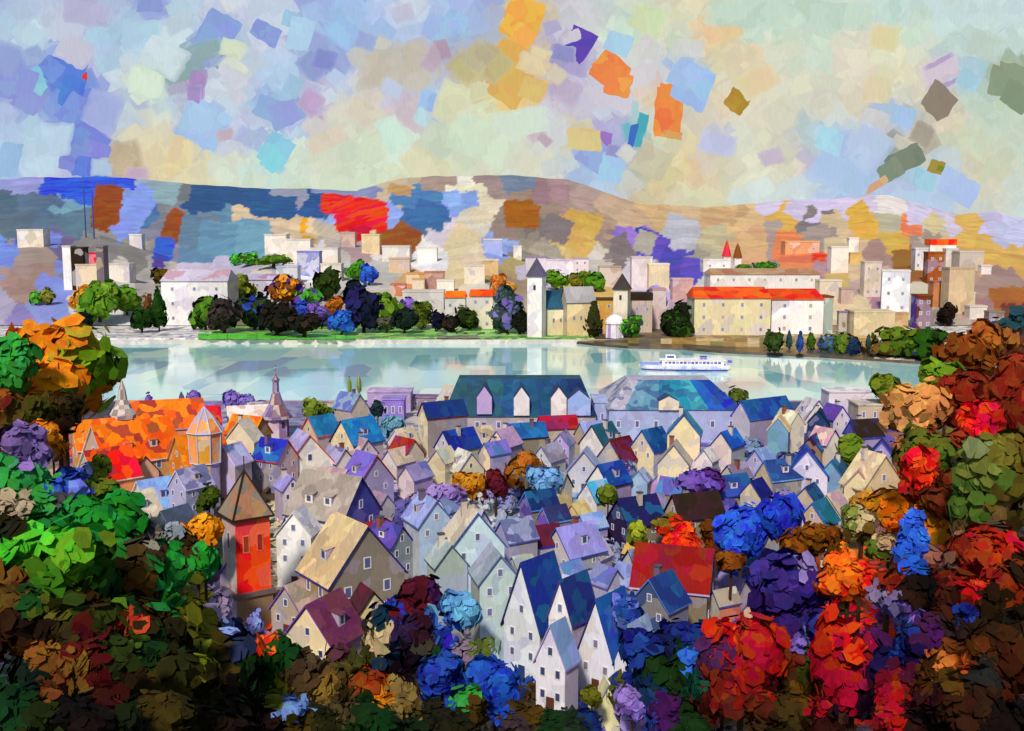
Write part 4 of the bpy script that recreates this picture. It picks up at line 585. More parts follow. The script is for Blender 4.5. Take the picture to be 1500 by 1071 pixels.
def house(cx, ya, yb, w, l, a, gable, side, roof, verge=None, pitch=None, win=1, chim=None, base=None, desc=None, dist=None, kind='house', mat='wall', rmat='roof', rise=None, dy=None, cat='house', group='houses of the old town', door=True):
    """cx,ya = front gable's apex, yb = its foot, w,l = true width/length in photo pixels at that distance, a = turn (+: gable faces left)"""
    if dist is None: p = ground_hit(cx, yb)
    else: p = at(cx, yb, dist); p.z = gz(p.x, p.y)
    d = p.y; s = d / FPX; W = w * s; L_ = l * s; H = at(cx, ya, d).z - p.z
    rh = (pitch or .62) * W
    if rh > H * .62: rh = H * .62
    eh = H - rh
    root = empty(kind, p, -R(a)); th = -R(a)
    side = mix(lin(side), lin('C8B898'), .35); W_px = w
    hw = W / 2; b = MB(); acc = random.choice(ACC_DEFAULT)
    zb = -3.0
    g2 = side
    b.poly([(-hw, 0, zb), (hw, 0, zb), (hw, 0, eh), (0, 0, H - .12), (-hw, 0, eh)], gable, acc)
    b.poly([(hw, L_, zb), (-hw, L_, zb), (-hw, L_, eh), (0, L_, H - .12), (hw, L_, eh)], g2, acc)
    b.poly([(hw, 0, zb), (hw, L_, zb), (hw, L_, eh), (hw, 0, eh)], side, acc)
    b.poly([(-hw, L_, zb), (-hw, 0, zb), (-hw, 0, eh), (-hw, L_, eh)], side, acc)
    b.build('wall', mat, root)
    o = .35 * min(1, W / 8) + .1; t = .28
    r = MB(); vg = verge or roof; ra = roof_accent(roof)
    k = rh / hw
    for sx in (-1, 1):
        e0 = (sx * (hw + o), -o, eh - o * k); e1 = (sx * (hw + o), L_ + o, eh - o * k); r0 = (0, -o, H); r1 = (0, L_ + o, H)
        up = lambda q: (q[0], q[1], q[2] + t)
        top = [up(e0), up(e1), up(r1), up(r0)]; bot = [e0, e1, r1, r0]
        if sx < 0: top = top[::-1]; bot = bot[::-1]
        r.poly(top, roof, ra); r.poly(bot[::-1], vg)
        r.poly([e0, r0, up(r0), up(e0)] if sx < 0 else [r0, e0, up(e0), up(r0)], vg); r.poly([r1, e1, up(e1), up(r1)] if sx > 0 else [e1, r1, up(r1), up(e1)], vg)
        r.poly([e0, e1, up(e1), up(e0)] if sx > 0 else [e1, e0, up(e0), up(e1)], vg)
    ro = r.build('roof', rmat, root)
    if W_px > 34 and L_ > 6 and random.random() < .45 and pitch is None:      # a small shed dormer on the visible slope
        sx = 1 if a > 0 else -1; nd = 2 if L_ > 11 else 1
        for iq in range(nd):
            yc = L_ * ((iq + 1) / (nd + 1)); fx = hw * .74; z0 = H - k * fx + t; z1 = z0 + min(1.7, rh * .42); bx_ = max(.1, (H + t - z1) / k + .02); dwid = min(.9, L_ * .1)
            dm_ = MB(); F = lambda x, y, z: (sx * x, y, z)
            dm_.poly([F(fx, yc - dwid, z0), F(fx, yc + dwid, z0), F(fx, yc + dwid, z1), F(fx, yc - dwid, z1)], random.choice(['E4DCD0', 'D0C4DC', 'E0D0A8', 'C8D4E0']))
            for q_ in (-1, 1): dm_.poly([F(fx, yc + q_ * dwid, z0), F(fx, yc + q_ * dwid, z1), F(bx_, yc + q_ * dwid, z1 + .3)], 'A898B4')
            dm_.poly([F(fx + .2, yc - dwid - .15, z1 - .02), F(fx + .2, yc + dwid + .15, z1 - .02), F(bx_ - .1, yc + dwid + .15, z1 + .32), F(bx_ - .1, yc - dwid - .15, z1 + .32)], roof, ra)
            dm_.poly([F(fx + .05, yc - dwid * .5, z0 + .35), F(fx + .05, yc + dwid * .5, z0 + .35), F(fx + .05, yc + dwid * .5, z1 - .3), F(fx + .05, yc - dwid * .5, z1 - .3)], '48507C')
            dm_.build('dormer', mat, ro)
    if chim is None: chim = random.random() < .45
    if chim and W > 4:
        c = MB(); q = random.uniform(.35, .75) * L_; cz = H - .5; x_ = hw * .25 * random.choice((-1, 1))
        c.box(x_ - .45, x_ + .45, q - .4, q + .4, cz - 1, cz + 1.5, random.choice(['8C5040', 'B8A8A0', '6C5870', 'C8BCB0'])); c.box(x_ - .55, x_ + .55, q - .5, q + .5, cz + 1.503, cz + 1.7, '4C4450')
        c.build('chimney', 'metal', ro)
    if win and W > 3.5 and (W_px > 50 or random.random() < .35):
        ww = max(.8, W * .1); wh = ww * 1.45
        wc = random.choice(['54608C', '6C70A0', '3C4470', '7C7898'])
        if H > 6: add_window(root, 0, 0, eh + rh * .18, ww, wh, 'f', wc)
        zz = eh - wh - .7; lv = 0 if random.random() < .7 else 1
        while zz > .8 and lv < 2:
            for xx in (-.26, .26): add_window(root, xx * W, 0, zz, ww, wh, 'f', wc)
            sd_x, sn = (hw, 'r') if a > 0 else (-hw, 'l')
            if L_ > 6 and random.random() < .6:
                for q in (.28, .68): add_window(root, sd_x, q * L_, zz, ww, wh, sn, wc)
            zz -= wh + 1.6; lv += 1
        if door and eh > 3.4 and d < 300:
            q = MB(); q.box(-.55, .55, -.07, .02, -.2, 2.1, random.choice(['5C3420', '2C3C6C', '6C2C30'])); q.build('door', 'metal', root)
    thing(root, desc or f'{cname(gable)} house, {cname(roof)} roof', cat, (cx, (ya + yb) / 2), group)
    return root
# cx, ya, yb, w, l, turn, gable, side, roof [, verge]
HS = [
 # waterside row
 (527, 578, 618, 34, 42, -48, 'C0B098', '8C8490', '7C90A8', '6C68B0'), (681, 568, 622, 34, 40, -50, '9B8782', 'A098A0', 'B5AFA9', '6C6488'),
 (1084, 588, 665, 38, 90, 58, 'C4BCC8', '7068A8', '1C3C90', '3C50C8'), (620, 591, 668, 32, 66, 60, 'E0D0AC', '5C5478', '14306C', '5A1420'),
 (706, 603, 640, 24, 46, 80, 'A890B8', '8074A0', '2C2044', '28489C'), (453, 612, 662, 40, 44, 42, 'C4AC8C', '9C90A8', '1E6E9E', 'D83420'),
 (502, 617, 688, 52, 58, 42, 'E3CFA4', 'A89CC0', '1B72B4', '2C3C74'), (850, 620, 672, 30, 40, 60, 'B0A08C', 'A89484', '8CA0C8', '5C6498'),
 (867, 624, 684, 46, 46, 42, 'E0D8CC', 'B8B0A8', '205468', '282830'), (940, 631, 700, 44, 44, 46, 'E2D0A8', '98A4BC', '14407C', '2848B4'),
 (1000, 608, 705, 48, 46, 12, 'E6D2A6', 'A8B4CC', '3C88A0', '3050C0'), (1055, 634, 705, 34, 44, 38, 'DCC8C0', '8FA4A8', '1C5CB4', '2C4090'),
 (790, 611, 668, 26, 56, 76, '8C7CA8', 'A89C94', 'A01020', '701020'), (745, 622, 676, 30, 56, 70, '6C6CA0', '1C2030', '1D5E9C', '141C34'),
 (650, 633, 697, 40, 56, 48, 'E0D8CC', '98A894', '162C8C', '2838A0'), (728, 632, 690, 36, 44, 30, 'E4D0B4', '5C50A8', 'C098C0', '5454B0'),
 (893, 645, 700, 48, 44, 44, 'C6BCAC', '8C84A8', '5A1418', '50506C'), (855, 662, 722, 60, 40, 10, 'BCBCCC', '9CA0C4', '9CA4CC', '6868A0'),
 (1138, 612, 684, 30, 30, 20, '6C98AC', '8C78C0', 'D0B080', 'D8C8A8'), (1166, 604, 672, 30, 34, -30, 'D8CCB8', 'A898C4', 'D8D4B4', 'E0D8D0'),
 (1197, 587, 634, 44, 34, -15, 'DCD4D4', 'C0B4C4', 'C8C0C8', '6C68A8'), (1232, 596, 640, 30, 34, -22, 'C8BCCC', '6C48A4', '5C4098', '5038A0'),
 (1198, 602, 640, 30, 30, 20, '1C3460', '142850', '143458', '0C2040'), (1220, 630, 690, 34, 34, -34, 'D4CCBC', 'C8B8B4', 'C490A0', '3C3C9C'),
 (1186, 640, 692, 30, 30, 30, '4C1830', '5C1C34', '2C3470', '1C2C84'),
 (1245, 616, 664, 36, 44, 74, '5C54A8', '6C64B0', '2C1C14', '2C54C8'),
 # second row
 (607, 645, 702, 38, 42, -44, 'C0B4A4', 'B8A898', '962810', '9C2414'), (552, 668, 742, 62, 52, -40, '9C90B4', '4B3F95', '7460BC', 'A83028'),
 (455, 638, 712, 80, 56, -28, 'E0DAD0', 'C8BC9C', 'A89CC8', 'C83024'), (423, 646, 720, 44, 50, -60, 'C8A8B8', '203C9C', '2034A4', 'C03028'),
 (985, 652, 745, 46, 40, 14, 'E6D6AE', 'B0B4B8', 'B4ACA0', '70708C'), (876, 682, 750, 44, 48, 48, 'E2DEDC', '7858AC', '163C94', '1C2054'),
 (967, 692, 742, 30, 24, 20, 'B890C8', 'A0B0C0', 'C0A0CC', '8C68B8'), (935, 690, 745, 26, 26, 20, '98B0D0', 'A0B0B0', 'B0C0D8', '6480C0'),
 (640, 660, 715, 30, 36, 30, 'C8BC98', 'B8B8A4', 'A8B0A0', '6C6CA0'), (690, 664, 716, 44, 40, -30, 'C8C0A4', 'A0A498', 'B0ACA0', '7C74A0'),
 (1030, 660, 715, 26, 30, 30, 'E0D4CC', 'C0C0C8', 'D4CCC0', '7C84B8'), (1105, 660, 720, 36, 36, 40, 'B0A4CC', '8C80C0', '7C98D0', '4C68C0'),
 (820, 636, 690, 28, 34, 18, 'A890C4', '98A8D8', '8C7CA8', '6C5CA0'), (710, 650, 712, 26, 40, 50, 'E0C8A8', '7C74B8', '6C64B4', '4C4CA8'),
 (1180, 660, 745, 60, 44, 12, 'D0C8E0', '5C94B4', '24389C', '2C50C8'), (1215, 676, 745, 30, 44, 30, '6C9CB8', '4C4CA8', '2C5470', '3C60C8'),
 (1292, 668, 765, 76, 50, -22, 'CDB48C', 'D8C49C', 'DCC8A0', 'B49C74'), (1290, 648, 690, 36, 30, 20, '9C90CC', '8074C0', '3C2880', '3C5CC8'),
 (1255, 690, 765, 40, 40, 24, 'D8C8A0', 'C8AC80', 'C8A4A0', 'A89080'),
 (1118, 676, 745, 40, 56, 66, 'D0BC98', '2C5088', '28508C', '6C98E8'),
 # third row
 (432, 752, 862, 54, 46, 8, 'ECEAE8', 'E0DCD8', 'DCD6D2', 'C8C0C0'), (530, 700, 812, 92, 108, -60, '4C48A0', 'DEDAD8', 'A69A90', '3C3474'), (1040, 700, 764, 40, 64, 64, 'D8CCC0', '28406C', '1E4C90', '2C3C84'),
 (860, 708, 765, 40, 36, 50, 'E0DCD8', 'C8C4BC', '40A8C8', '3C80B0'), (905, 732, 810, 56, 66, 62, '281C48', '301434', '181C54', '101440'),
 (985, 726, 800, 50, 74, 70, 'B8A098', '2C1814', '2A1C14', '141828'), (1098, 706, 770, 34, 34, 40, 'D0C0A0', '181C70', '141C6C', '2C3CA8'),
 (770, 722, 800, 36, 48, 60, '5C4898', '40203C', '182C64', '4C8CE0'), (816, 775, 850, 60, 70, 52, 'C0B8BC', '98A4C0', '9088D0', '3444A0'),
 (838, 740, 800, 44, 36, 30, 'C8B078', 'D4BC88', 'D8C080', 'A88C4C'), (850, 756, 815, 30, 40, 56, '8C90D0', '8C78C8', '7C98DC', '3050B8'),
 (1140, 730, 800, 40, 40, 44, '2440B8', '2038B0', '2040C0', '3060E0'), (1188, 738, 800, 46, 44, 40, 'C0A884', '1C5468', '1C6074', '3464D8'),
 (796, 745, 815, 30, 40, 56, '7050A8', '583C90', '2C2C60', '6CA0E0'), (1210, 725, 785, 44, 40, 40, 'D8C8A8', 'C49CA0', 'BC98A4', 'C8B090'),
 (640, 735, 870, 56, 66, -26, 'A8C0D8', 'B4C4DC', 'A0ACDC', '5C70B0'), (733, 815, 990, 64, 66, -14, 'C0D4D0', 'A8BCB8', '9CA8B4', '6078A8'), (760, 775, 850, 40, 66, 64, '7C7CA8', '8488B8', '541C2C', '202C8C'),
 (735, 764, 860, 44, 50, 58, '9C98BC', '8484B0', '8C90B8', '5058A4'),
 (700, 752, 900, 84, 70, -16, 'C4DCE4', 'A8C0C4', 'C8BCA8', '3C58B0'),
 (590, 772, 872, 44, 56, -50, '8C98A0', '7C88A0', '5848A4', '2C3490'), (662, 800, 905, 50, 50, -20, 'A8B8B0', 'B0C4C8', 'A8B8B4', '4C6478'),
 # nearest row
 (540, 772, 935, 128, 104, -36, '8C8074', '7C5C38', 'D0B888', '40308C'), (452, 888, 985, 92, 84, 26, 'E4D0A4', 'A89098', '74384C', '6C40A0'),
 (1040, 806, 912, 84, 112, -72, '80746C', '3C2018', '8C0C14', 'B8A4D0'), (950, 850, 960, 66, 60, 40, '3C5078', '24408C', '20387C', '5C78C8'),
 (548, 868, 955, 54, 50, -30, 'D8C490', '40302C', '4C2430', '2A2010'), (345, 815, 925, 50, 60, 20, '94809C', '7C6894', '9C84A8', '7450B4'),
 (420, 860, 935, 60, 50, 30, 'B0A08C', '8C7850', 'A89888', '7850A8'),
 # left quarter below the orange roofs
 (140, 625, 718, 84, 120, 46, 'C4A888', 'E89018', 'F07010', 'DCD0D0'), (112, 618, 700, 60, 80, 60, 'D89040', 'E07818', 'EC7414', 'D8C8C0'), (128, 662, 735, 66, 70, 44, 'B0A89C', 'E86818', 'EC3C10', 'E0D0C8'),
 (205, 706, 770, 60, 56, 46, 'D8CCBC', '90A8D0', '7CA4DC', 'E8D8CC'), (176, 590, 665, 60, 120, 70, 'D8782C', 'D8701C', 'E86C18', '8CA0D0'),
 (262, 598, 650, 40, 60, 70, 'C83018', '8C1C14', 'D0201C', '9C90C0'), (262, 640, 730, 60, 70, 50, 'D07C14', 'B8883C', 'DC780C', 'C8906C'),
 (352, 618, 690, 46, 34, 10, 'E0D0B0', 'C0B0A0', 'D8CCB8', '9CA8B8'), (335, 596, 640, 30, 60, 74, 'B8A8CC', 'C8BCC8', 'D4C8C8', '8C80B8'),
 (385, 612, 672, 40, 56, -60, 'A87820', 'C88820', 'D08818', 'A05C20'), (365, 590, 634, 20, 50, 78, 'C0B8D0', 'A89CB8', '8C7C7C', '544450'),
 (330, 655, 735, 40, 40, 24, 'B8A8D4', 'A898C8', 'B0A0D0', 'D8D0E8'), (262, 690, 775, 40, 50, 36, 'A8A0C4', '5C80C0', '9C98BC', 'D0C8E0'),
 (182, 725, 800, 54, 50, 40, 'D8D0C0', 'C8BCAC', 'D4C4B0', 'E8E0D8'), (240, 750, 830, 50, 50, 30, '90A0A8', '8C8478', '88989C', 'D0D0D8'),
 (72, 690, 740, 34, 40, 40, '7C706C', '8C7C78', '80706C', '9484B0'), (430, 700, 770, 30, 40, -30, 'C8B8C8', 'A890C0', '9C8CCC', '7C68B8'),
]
for t in HS:
    d_ = dict(verge=t[9] if len(t) > 9 else None)
    house(*t[:9], **d_)

# lavender waterfront sheds, low and flat-gabled
for t in [(560, 572, 606, 64, 24, 84, 'B095C0', '9C84C8', 'B8A0C8'), (600, 586, 616, 50, 20, 80, '8C74C8', '8068B8', '7C5C84'), (390, 640, 690, 24, 24, 20, '8C8890', '7C7898', '9C98A8')]:
    pass

# the two great hipped buildings on the waterfront
def hip(cx, yt, ye, yb, wt, we, d_m, roofc, wallc, desc, dorm, turn=0):
    p = ground_hit(cx, yb); d = p.y; s = d / FPX
    zt = at(cx, yt, d + d_m / 2).z; ze = at(cx, ye, d).z; W = we / 2 * s; T = wt / 2 * (d + d_m / 2) / FPX
    root = empty('waterfront_building', p, R(turn)); b = MB()
    b.box(-W, W, 0, d_m, -3, ze, wallc, 'A49CC0'); b.build('wall', 'wall', root)
    r = MB(); e = [(-W - .5, -.5), (W + .5, -.5), (W + .5, d_m + .5), (-W - .5, d_m + .5)]; y0, y1 = d_m * .36, d_m * .64
    ri = [(-T, y0), (T, y0), (T, y1), (-T, y1)]; E = [(x, y, ze + .004) for x, y in e]; Q = [(x, y, zt) for x, y in ri]
    n = 8
    for k in range(4):
        j = (k + 1) % 4
        for i in range(n if k in (0, 2) else 3):
            m = n if k in (0, 2) else 3; t0, t1 = i / m, (i + 1) / m
            L2 = lambda a, b_, t: tuple(a[q] * (1 - t) + b_[q] * t for q in range(3))
            c = roofc[min(len(roofc) - 1, int(t0 * len(roofc)))] if k == 0 else roofc[-1 if k == 1 else 0]
            r.poly([L2(E[k], E[j], t0), L2(E[k], E[j], t1), L2(Q[k], Q[j], t1), L2(Q[k], Q[j], t0)], jit(lin(c), .08), '2C4C80')
    r.poly(Q, roofc[0]); r.poly(E[::-1], wallc)
    ro = r.build('roof', 'roof', root)
    for (dx, dyt, dyb, dw, c) in dorm:                  # gabled dormers facing the town
        x = (dx - cx) * s; z0 = at(cx, dyb, d).z; z1 = at(cx, dyt, d).z; hw = dw / 2 * s; m = MB(); zz = z0 + (z1 - z0) * .62
        depth = d_m * .45; ox, oy = -.9, 0
        m.poly([(x - hw, -.9, z0), (x + hw, -.9, z0), (x + hw, -.9, zz), (x, -.9, z1), (x - hw, -.9, zz)], c, 'B0A0C8')
        m.poly([(x + hw, -.9, z0), (x + hw, depth, z0), (x + hw, depth, zz), (x + hw, -.9, zz)], '9C8CB0'); m.poly([(x - hw, depth, z0), (x - hw, -.9, z0), (x - hw, -.9, zz), (x - hw, depth, zz)], '9C8CB0')
        m.poly([(x + hw, -.9, zz), (x + hw, depth, zz), (x, depth, z1), (x, -.9, z1)], '2C4C74'); m.poly([(x - hw, depth, zz), (x - hw, -.9, zz), (x, -.9, z1), (x, depth, z1)], '34406C')
        m.poly([(x - hw, -.9, z0), (x - hw, depth, z0), (x + hw, depth, z0), (x + hw, -.9, z0)], '6C6488')
        m.build('dormer', 'wall', ro)
    for i in range(7):
        x = -W + (i + .5) * 2 * W / 7; add_window(root, x, 0, ze * .45, 1.3, 2.0, 'f', '5C6094')
    thing(root, desc, 'building', (cx, (yt + yb) / 2)); return root
hip(762, 552, 610, 642, 180, 224, 30, ['2B5060', '2B5C6C', '1F4E78', '1F4A70', '1C4668', '1C3864', '182C54'], 'A89CA0', 'navy and teal hipped building on the waterfront with pale gabled dormers',
    [(709, 566, 606, 22, 'B8A0D0'), (764, 567, 608, 23, 'DCD4D4'), (819, 567, 608, 23, 'DCD0CC'), (849, 571, 608, 34, '90A8DC')])
hip(988, 553, 600, 648, 118, 196, 34, ['A8A4B4', '6C94A8', '5C90A4', '2A7C98', '2488A4', '3C98A8', '2454B0', '1C3898'], 'A0A8CC', 'turquoise hipped waterfront building with one small cream dormer',
    [(978, 580, 600, 30, 'DCCCA8')])

# long sheds, pale or lavender, on the bank
def shed(x0, x1, yt, yb, d_m, wallc, roofc, desc, name='shed'):
    cx = (x0 + x1) / 2; p = ground_hit(cx, yb); s = p.y / FPX; W = (x1 - x0) / 2 * s; H = at(cx, yt, p.y).z - p.z
    root = empty(name, p); b = MB(); b.box(-W, W, 0, d_m, -2, H, wallc, 'A898C0'); b.build('wall', 'wall', root)
    r = MB(); r.box(-W - .3, W + .3, -.3, d_m + .3, H + .003, H + .35, roofc, '9C90B8'); r.build('roof', 'roof', root)
    for i in range(3): add_window(root, -W + (i + .5) * 2 * W / 3, 0, H * .35, 1.0, H * .35, 'f', '6C6898')
    thing(root, desc, 'shed', (cx, (yt + yb) / 2)); return root
shed(538, 602, 575, 604, 9, 'B095C0', 'BCA4CC', 'long lavender shed by the river with a flat roof')
shed(560, 592, 586, 616, 7, '8C70C8', '9480CC', 'purple flat-roofed shed in front of the lavender one')
shed(602, 645, 583, 600, 6, '8C7C88', '7C5C80', 'low mauve shed at the water edge')
shed(870, 940, 590, 640, 14, '98A4CC', 'A0AED8', 'light blue flat block between the two waterfront roofs')
shed(1256, 1306, 594, 622, 10, 'BCA890', 'CCBCA4', 'long beige flat-roofed block near the water')
shed(1213, 1275, 575, 606, 9, 'D8CCD0', 'DCD4D4', 'pale pinkish flat block at the water edge')

# ---------------------------------------------------------------- orange-red church tower with pyramid roof
def church_tower():
    p = at(366, 960, 158); p.z = gz(p.x, p.y); d = p.y; s = d / FPX; root = empty('church_tower', p, -R(55)); hw = 27 * s
    he = at(366, 752, d).z - p.z; ht = at(366, 690, d).z - p.z
    b = MB(); c = [(-hw, -hw), (hw, -hw), (hw, hw), (-hw, hw)]
    hs_ = at(366, 862, d).z - p.z
    cols = ['E83C10', '9C88A0', 'B0A4A4', 'ACA098']
    for z0, z1, cc in ((-2, hs_, ['9C8CA8', '8C7458', '8C7458', '9C88A0']), (hs_ + .003, he, ['B8B0AC', 'F43C0C', 'F04010', 'A89C9C'])):
        m = 0 if z0 < 0 else -.15
        b.prism([(x * (1 + (0 if m else .05)), y * (1 + (0 if m else .05)), z0) for x, y in c], [(x * (1 + (0 if m else .05)), y * (1 + (0 if m else .05)), z1) for x, y in c], cc, 'E87C70' if m else '7C5CA0')
    b.build('wall', 'wall', root)
    st = MB(); st.box(-hw - .5, hw + .5, -hw - .5, hw + .5, hs_ - .35, hs_ + .35, '6C5C58'); st.build('string_course', 'metal', root)
    r = MB(); o = hw + .5; e = [(-o, -o, he - .1), (o, -o, he - .1), (o, o, he - .1), (-o, o, he - .1)]
    rc = ['8C7C6C', '7C7068', '84746C', 'A08468']
    for i in range(4): r.poly([e[i], e[(i + 1) % 4], (0, 0, ht)], rc[i], 'B07840')
    r.poly(e[::-1], '3C2418'); ro = r.build('roof', 'roof', root)
    v = MB()
    for i in range(4): v.bar(e[i], (0, 0, ht + .1), .16, '2C1810'); v.bar(e[i], e[(i + 1) % 4], .2, '2C1810')
    v.bar((0, 0, ht), (0, 0, ht + 2.2), .08, '2C1810'); v.build('ridge_edges', 'metal', ro)
    for z in (he - 5.2,):
        for x in (-.4, .4): add_window(root, hw, x * hw, z, 1.0, 2.6, 'r', '9C2814', 'E87058')
    add_window(root, 0, -hw, he - 5.0, 1.1, 2.6, 'f', '5C5468', 'C8B8C8')
    thing(root, 'red-orange church tower with a brown pyramid roof', 'church tower', (366, 820))
church_tower()

# glass-framed octagonal turret over an ochre shaft
def turret():
    p = ground_hit(304, 740); d = p.y; s = d / FPX; root = empty('turret', p, R(10)); Z = lambda y: at(304, y, d).z - p.z
    r = 25 * s; b = MB(); b.lathe([(r * .85, -1), (r * .85, Z(676))], 8, ['D8A018', 'C8941C', 'A898C8', 'A89060'], 'A898C8', rot=R(22)); b.build('shaft', 'wall', root)
    q = MB(); q.lathe([(r * .9, Z(676) + .01), (r, Z(640)), (r, Z(632))], 8, ['F09850', 'D8A030', 'F0A868', 'E88C50'], 'B8C4E0', rot=R(22)); q.build('lantern', 'wall', root)
    t = MB(); t.lathe([(r * 1.08, Z(632)), (r * .55, Z(612)), (0, Z(597))], 8, ['F09858', 'DC9C60', 'E08848', 'C8A8A0'], '98A8D8', rot=R(22)); ro = t.build('roof', 'roof', root)
    e = MB()
    for k in range(8):
        a = R(22) + 2 * math.pi * k / 8; P = lambda rr, z: (rr * math.cos(a), rr * math.sin(a), z)
        e.bar(P(r * 1.1, Z(632)), P(r * .57, Z(612)), .13, 'A8B8E0'); e.bar(P(r * .57, Z(612)), P(.02, Z(596)), .13, 'A8B8E0'); e.bar(P(r * .93, Z(676)), P(r * 1.02, Z(634)), .13, 'A8B8E0')
        a2 = R(22) + 2 * math.pi * (k + 1) / 8; Q = lambda rr, z: (rr * math.cos(a2), rr * math.sin(a2), z); e.bar(P(r * 1.08, Z(632)), Q(r * 1.08, Z(632)), .13, 'B8C4E8'); e.bar(P(r * .95, Z(676)), Q(r * .95, Z(676)), .13, 'C8C8E0')
    e.build('frame_bars', 'metal', root); thing(root, 'octagonal peach turret with pale blue frame lines over an ochre shaft', 'turret', (304, 660))
turret()
def steeple(cx, yb, segs, w, desc, name, cols, wallc, turn=0, drum=None):
    """segs: (y pixel, radius pixel) profile of the roof from eaves to tip"""
    p = ground_hit(cx, yb); d = p.y; s = d / FPX; root = empty(name, p, R(turn)); Z = lambda y: at(cx, y, d).z - p.z
    b = MB(); y0 = segs[0][0]; b.lathe([(w / 2 * s, -1), (w / 2 * s, Z(y0))], 8, wallc, 'A0485C', rot=R(22)); b.lathe([(0.001, Z(y0) - .01), (w / 2 * s, Z(y0) - .008)], 8, wallc, rot=R(22)); wl = b.build('wall', 'wall', root)
    r = MB(); r.lathe([(q * s, Z(y) + .01) for y, q in segs], 10, cols, '7C5C80', rot=.2); r.lathe([(0.001, Z(y0)), (segs[0][1] * s, Z(y0) + .004)], 10, '4C3444', rot=.2); ro = r.build('roof', 'roof', root)
    f = MB(); zt = Z(segs[-1][0]); f.bar((0, 0, zt - .3), (0, 0, zt + 1.6), .09, '3C2C3C'); f.lathe([(0.001, zt + .5), (.28, zt + .75), (0.001, zt + 1.0)], 8, 'C8B8C8'); f.build('finial', 'metal', ro)
    for k in range(8):
        if k % 2 == 0 and drum:
            a = R(22) + 2 * math.pi * (k + .5) / 8
            q = MB(); rr = w / 2 * s * .95; c_, s_ = math.cos(a), math.sin(a); z0, z1 = Z(y0) - drum, Z(y0) - drum * .3; hwid = .45
            P = lambda t, rad, z: (rad * c_ - t * s_, rad * s_ + t * c_, z)
            q.prism([P(-hwid, rr * .9, z0), P(hwid, rr * .9, z0), P(hwid, rr * 1.02, z0), P(-hwid, rr * 1.02, z0)], [P(-hwid, rr * .9, z1), P(hwid, rr * .9, z1), P(hwid, rr * 1.02, z1), P(-hwid, rr * 1.02, z1)], '4C1C28'); q.build('window', 'metal', wl)
    thing(root, desc, 'tower', (cx, (segs[-1][0] + yb) / 2)); return root
steeple(184, 690, [(613, 18), (607, 19), (598, 14), (592, 11), (585, 7), (570, 5), (558, 1.5), (556, 0)], 30, 'grey onion-domed turret over a red-brown drum among orange roofs', 'onion_turret', ['C8BCB4', 'A8988C', 'D0C8C0', '8C8078'], ['9C5038', '7C3830', 'A86448', '6C3038'], drum=3)
steeple(406, 640, [(612, 24), (608, 21), (592, 11), (576, 6), (574, 5), (560, 4.5), (556, 6), (551, 2), (545, 0.8), (543, 0)], 36, 'slender spire with flared purple-grey roof and small lantern near the river', 'chapel_spire', ['8C7CA0', 'A898B0', '6C6090', 'B09C94', '7C5058'], ['B8A8CC', 'C8B8C8', '9C8CB8', '7C3444'], drum=2.5)
for cx, yb, yt, w in ((511, 580, 551, 6), (526, 578, 549, 8)): pass
tree(512, 566, 8, 30, 368, ['7C8C3C', '6C7C30'], 'cypress', top=.9, group='cypresses behind the grey waterfront house', n=50); tree(526, 564, 9, 32, 366, ['8C8C50', '6C7838'], 'cypress', top=.9, group='cypresses behind the grey waterfront house', n=50)
tree(218, 594, 18, 38, 350, ['5C4098', '7C5CB0', '6C6430'], 'cypress', top=.8, group='dark shrubs by the water', n=60); tree(266, 586, 12, 24, 352, ['3C5C44', '6C50A0'], 'cypress', top=.8, group='dark shrubs by the water', n=50)

# ---------------------------------------------------------------- white row of narrow steep gables with blue roofs
WG = 'white narrow houses with steep gables'
def white(cx, ya, yb, w, l, a, dist, gable, side, roof, verge, desc, pitch=1.35):
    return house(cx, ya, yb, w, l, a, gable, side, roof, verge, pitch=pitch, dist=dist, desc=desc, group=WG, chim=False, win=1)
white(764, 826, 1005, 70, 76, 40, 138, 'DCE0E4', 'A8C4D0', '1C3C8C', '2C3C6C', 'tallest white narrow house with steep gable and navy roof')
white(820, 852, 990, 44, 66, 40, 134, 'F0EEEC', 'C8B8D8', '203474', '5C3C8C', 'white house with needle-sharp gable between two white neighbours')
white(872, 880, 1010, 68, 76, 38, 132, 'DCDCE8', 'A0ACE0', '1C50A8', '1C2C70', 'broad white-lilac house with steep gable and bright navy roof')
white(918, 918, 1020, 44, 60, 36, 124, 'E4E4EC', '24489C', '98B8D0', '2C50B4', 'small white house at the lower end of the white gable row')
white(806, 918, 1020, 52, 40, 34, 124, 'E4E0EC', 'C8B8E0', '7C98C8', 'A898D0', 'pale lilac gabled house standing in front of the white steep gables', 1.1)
white(890, 1005, 1062, 44, 30, -6, 116, 'DCD8A0', 'C8C488', 'C8C490', '8C80C0', 'small pale yellow gabled house low at the front of the town', 1.0)

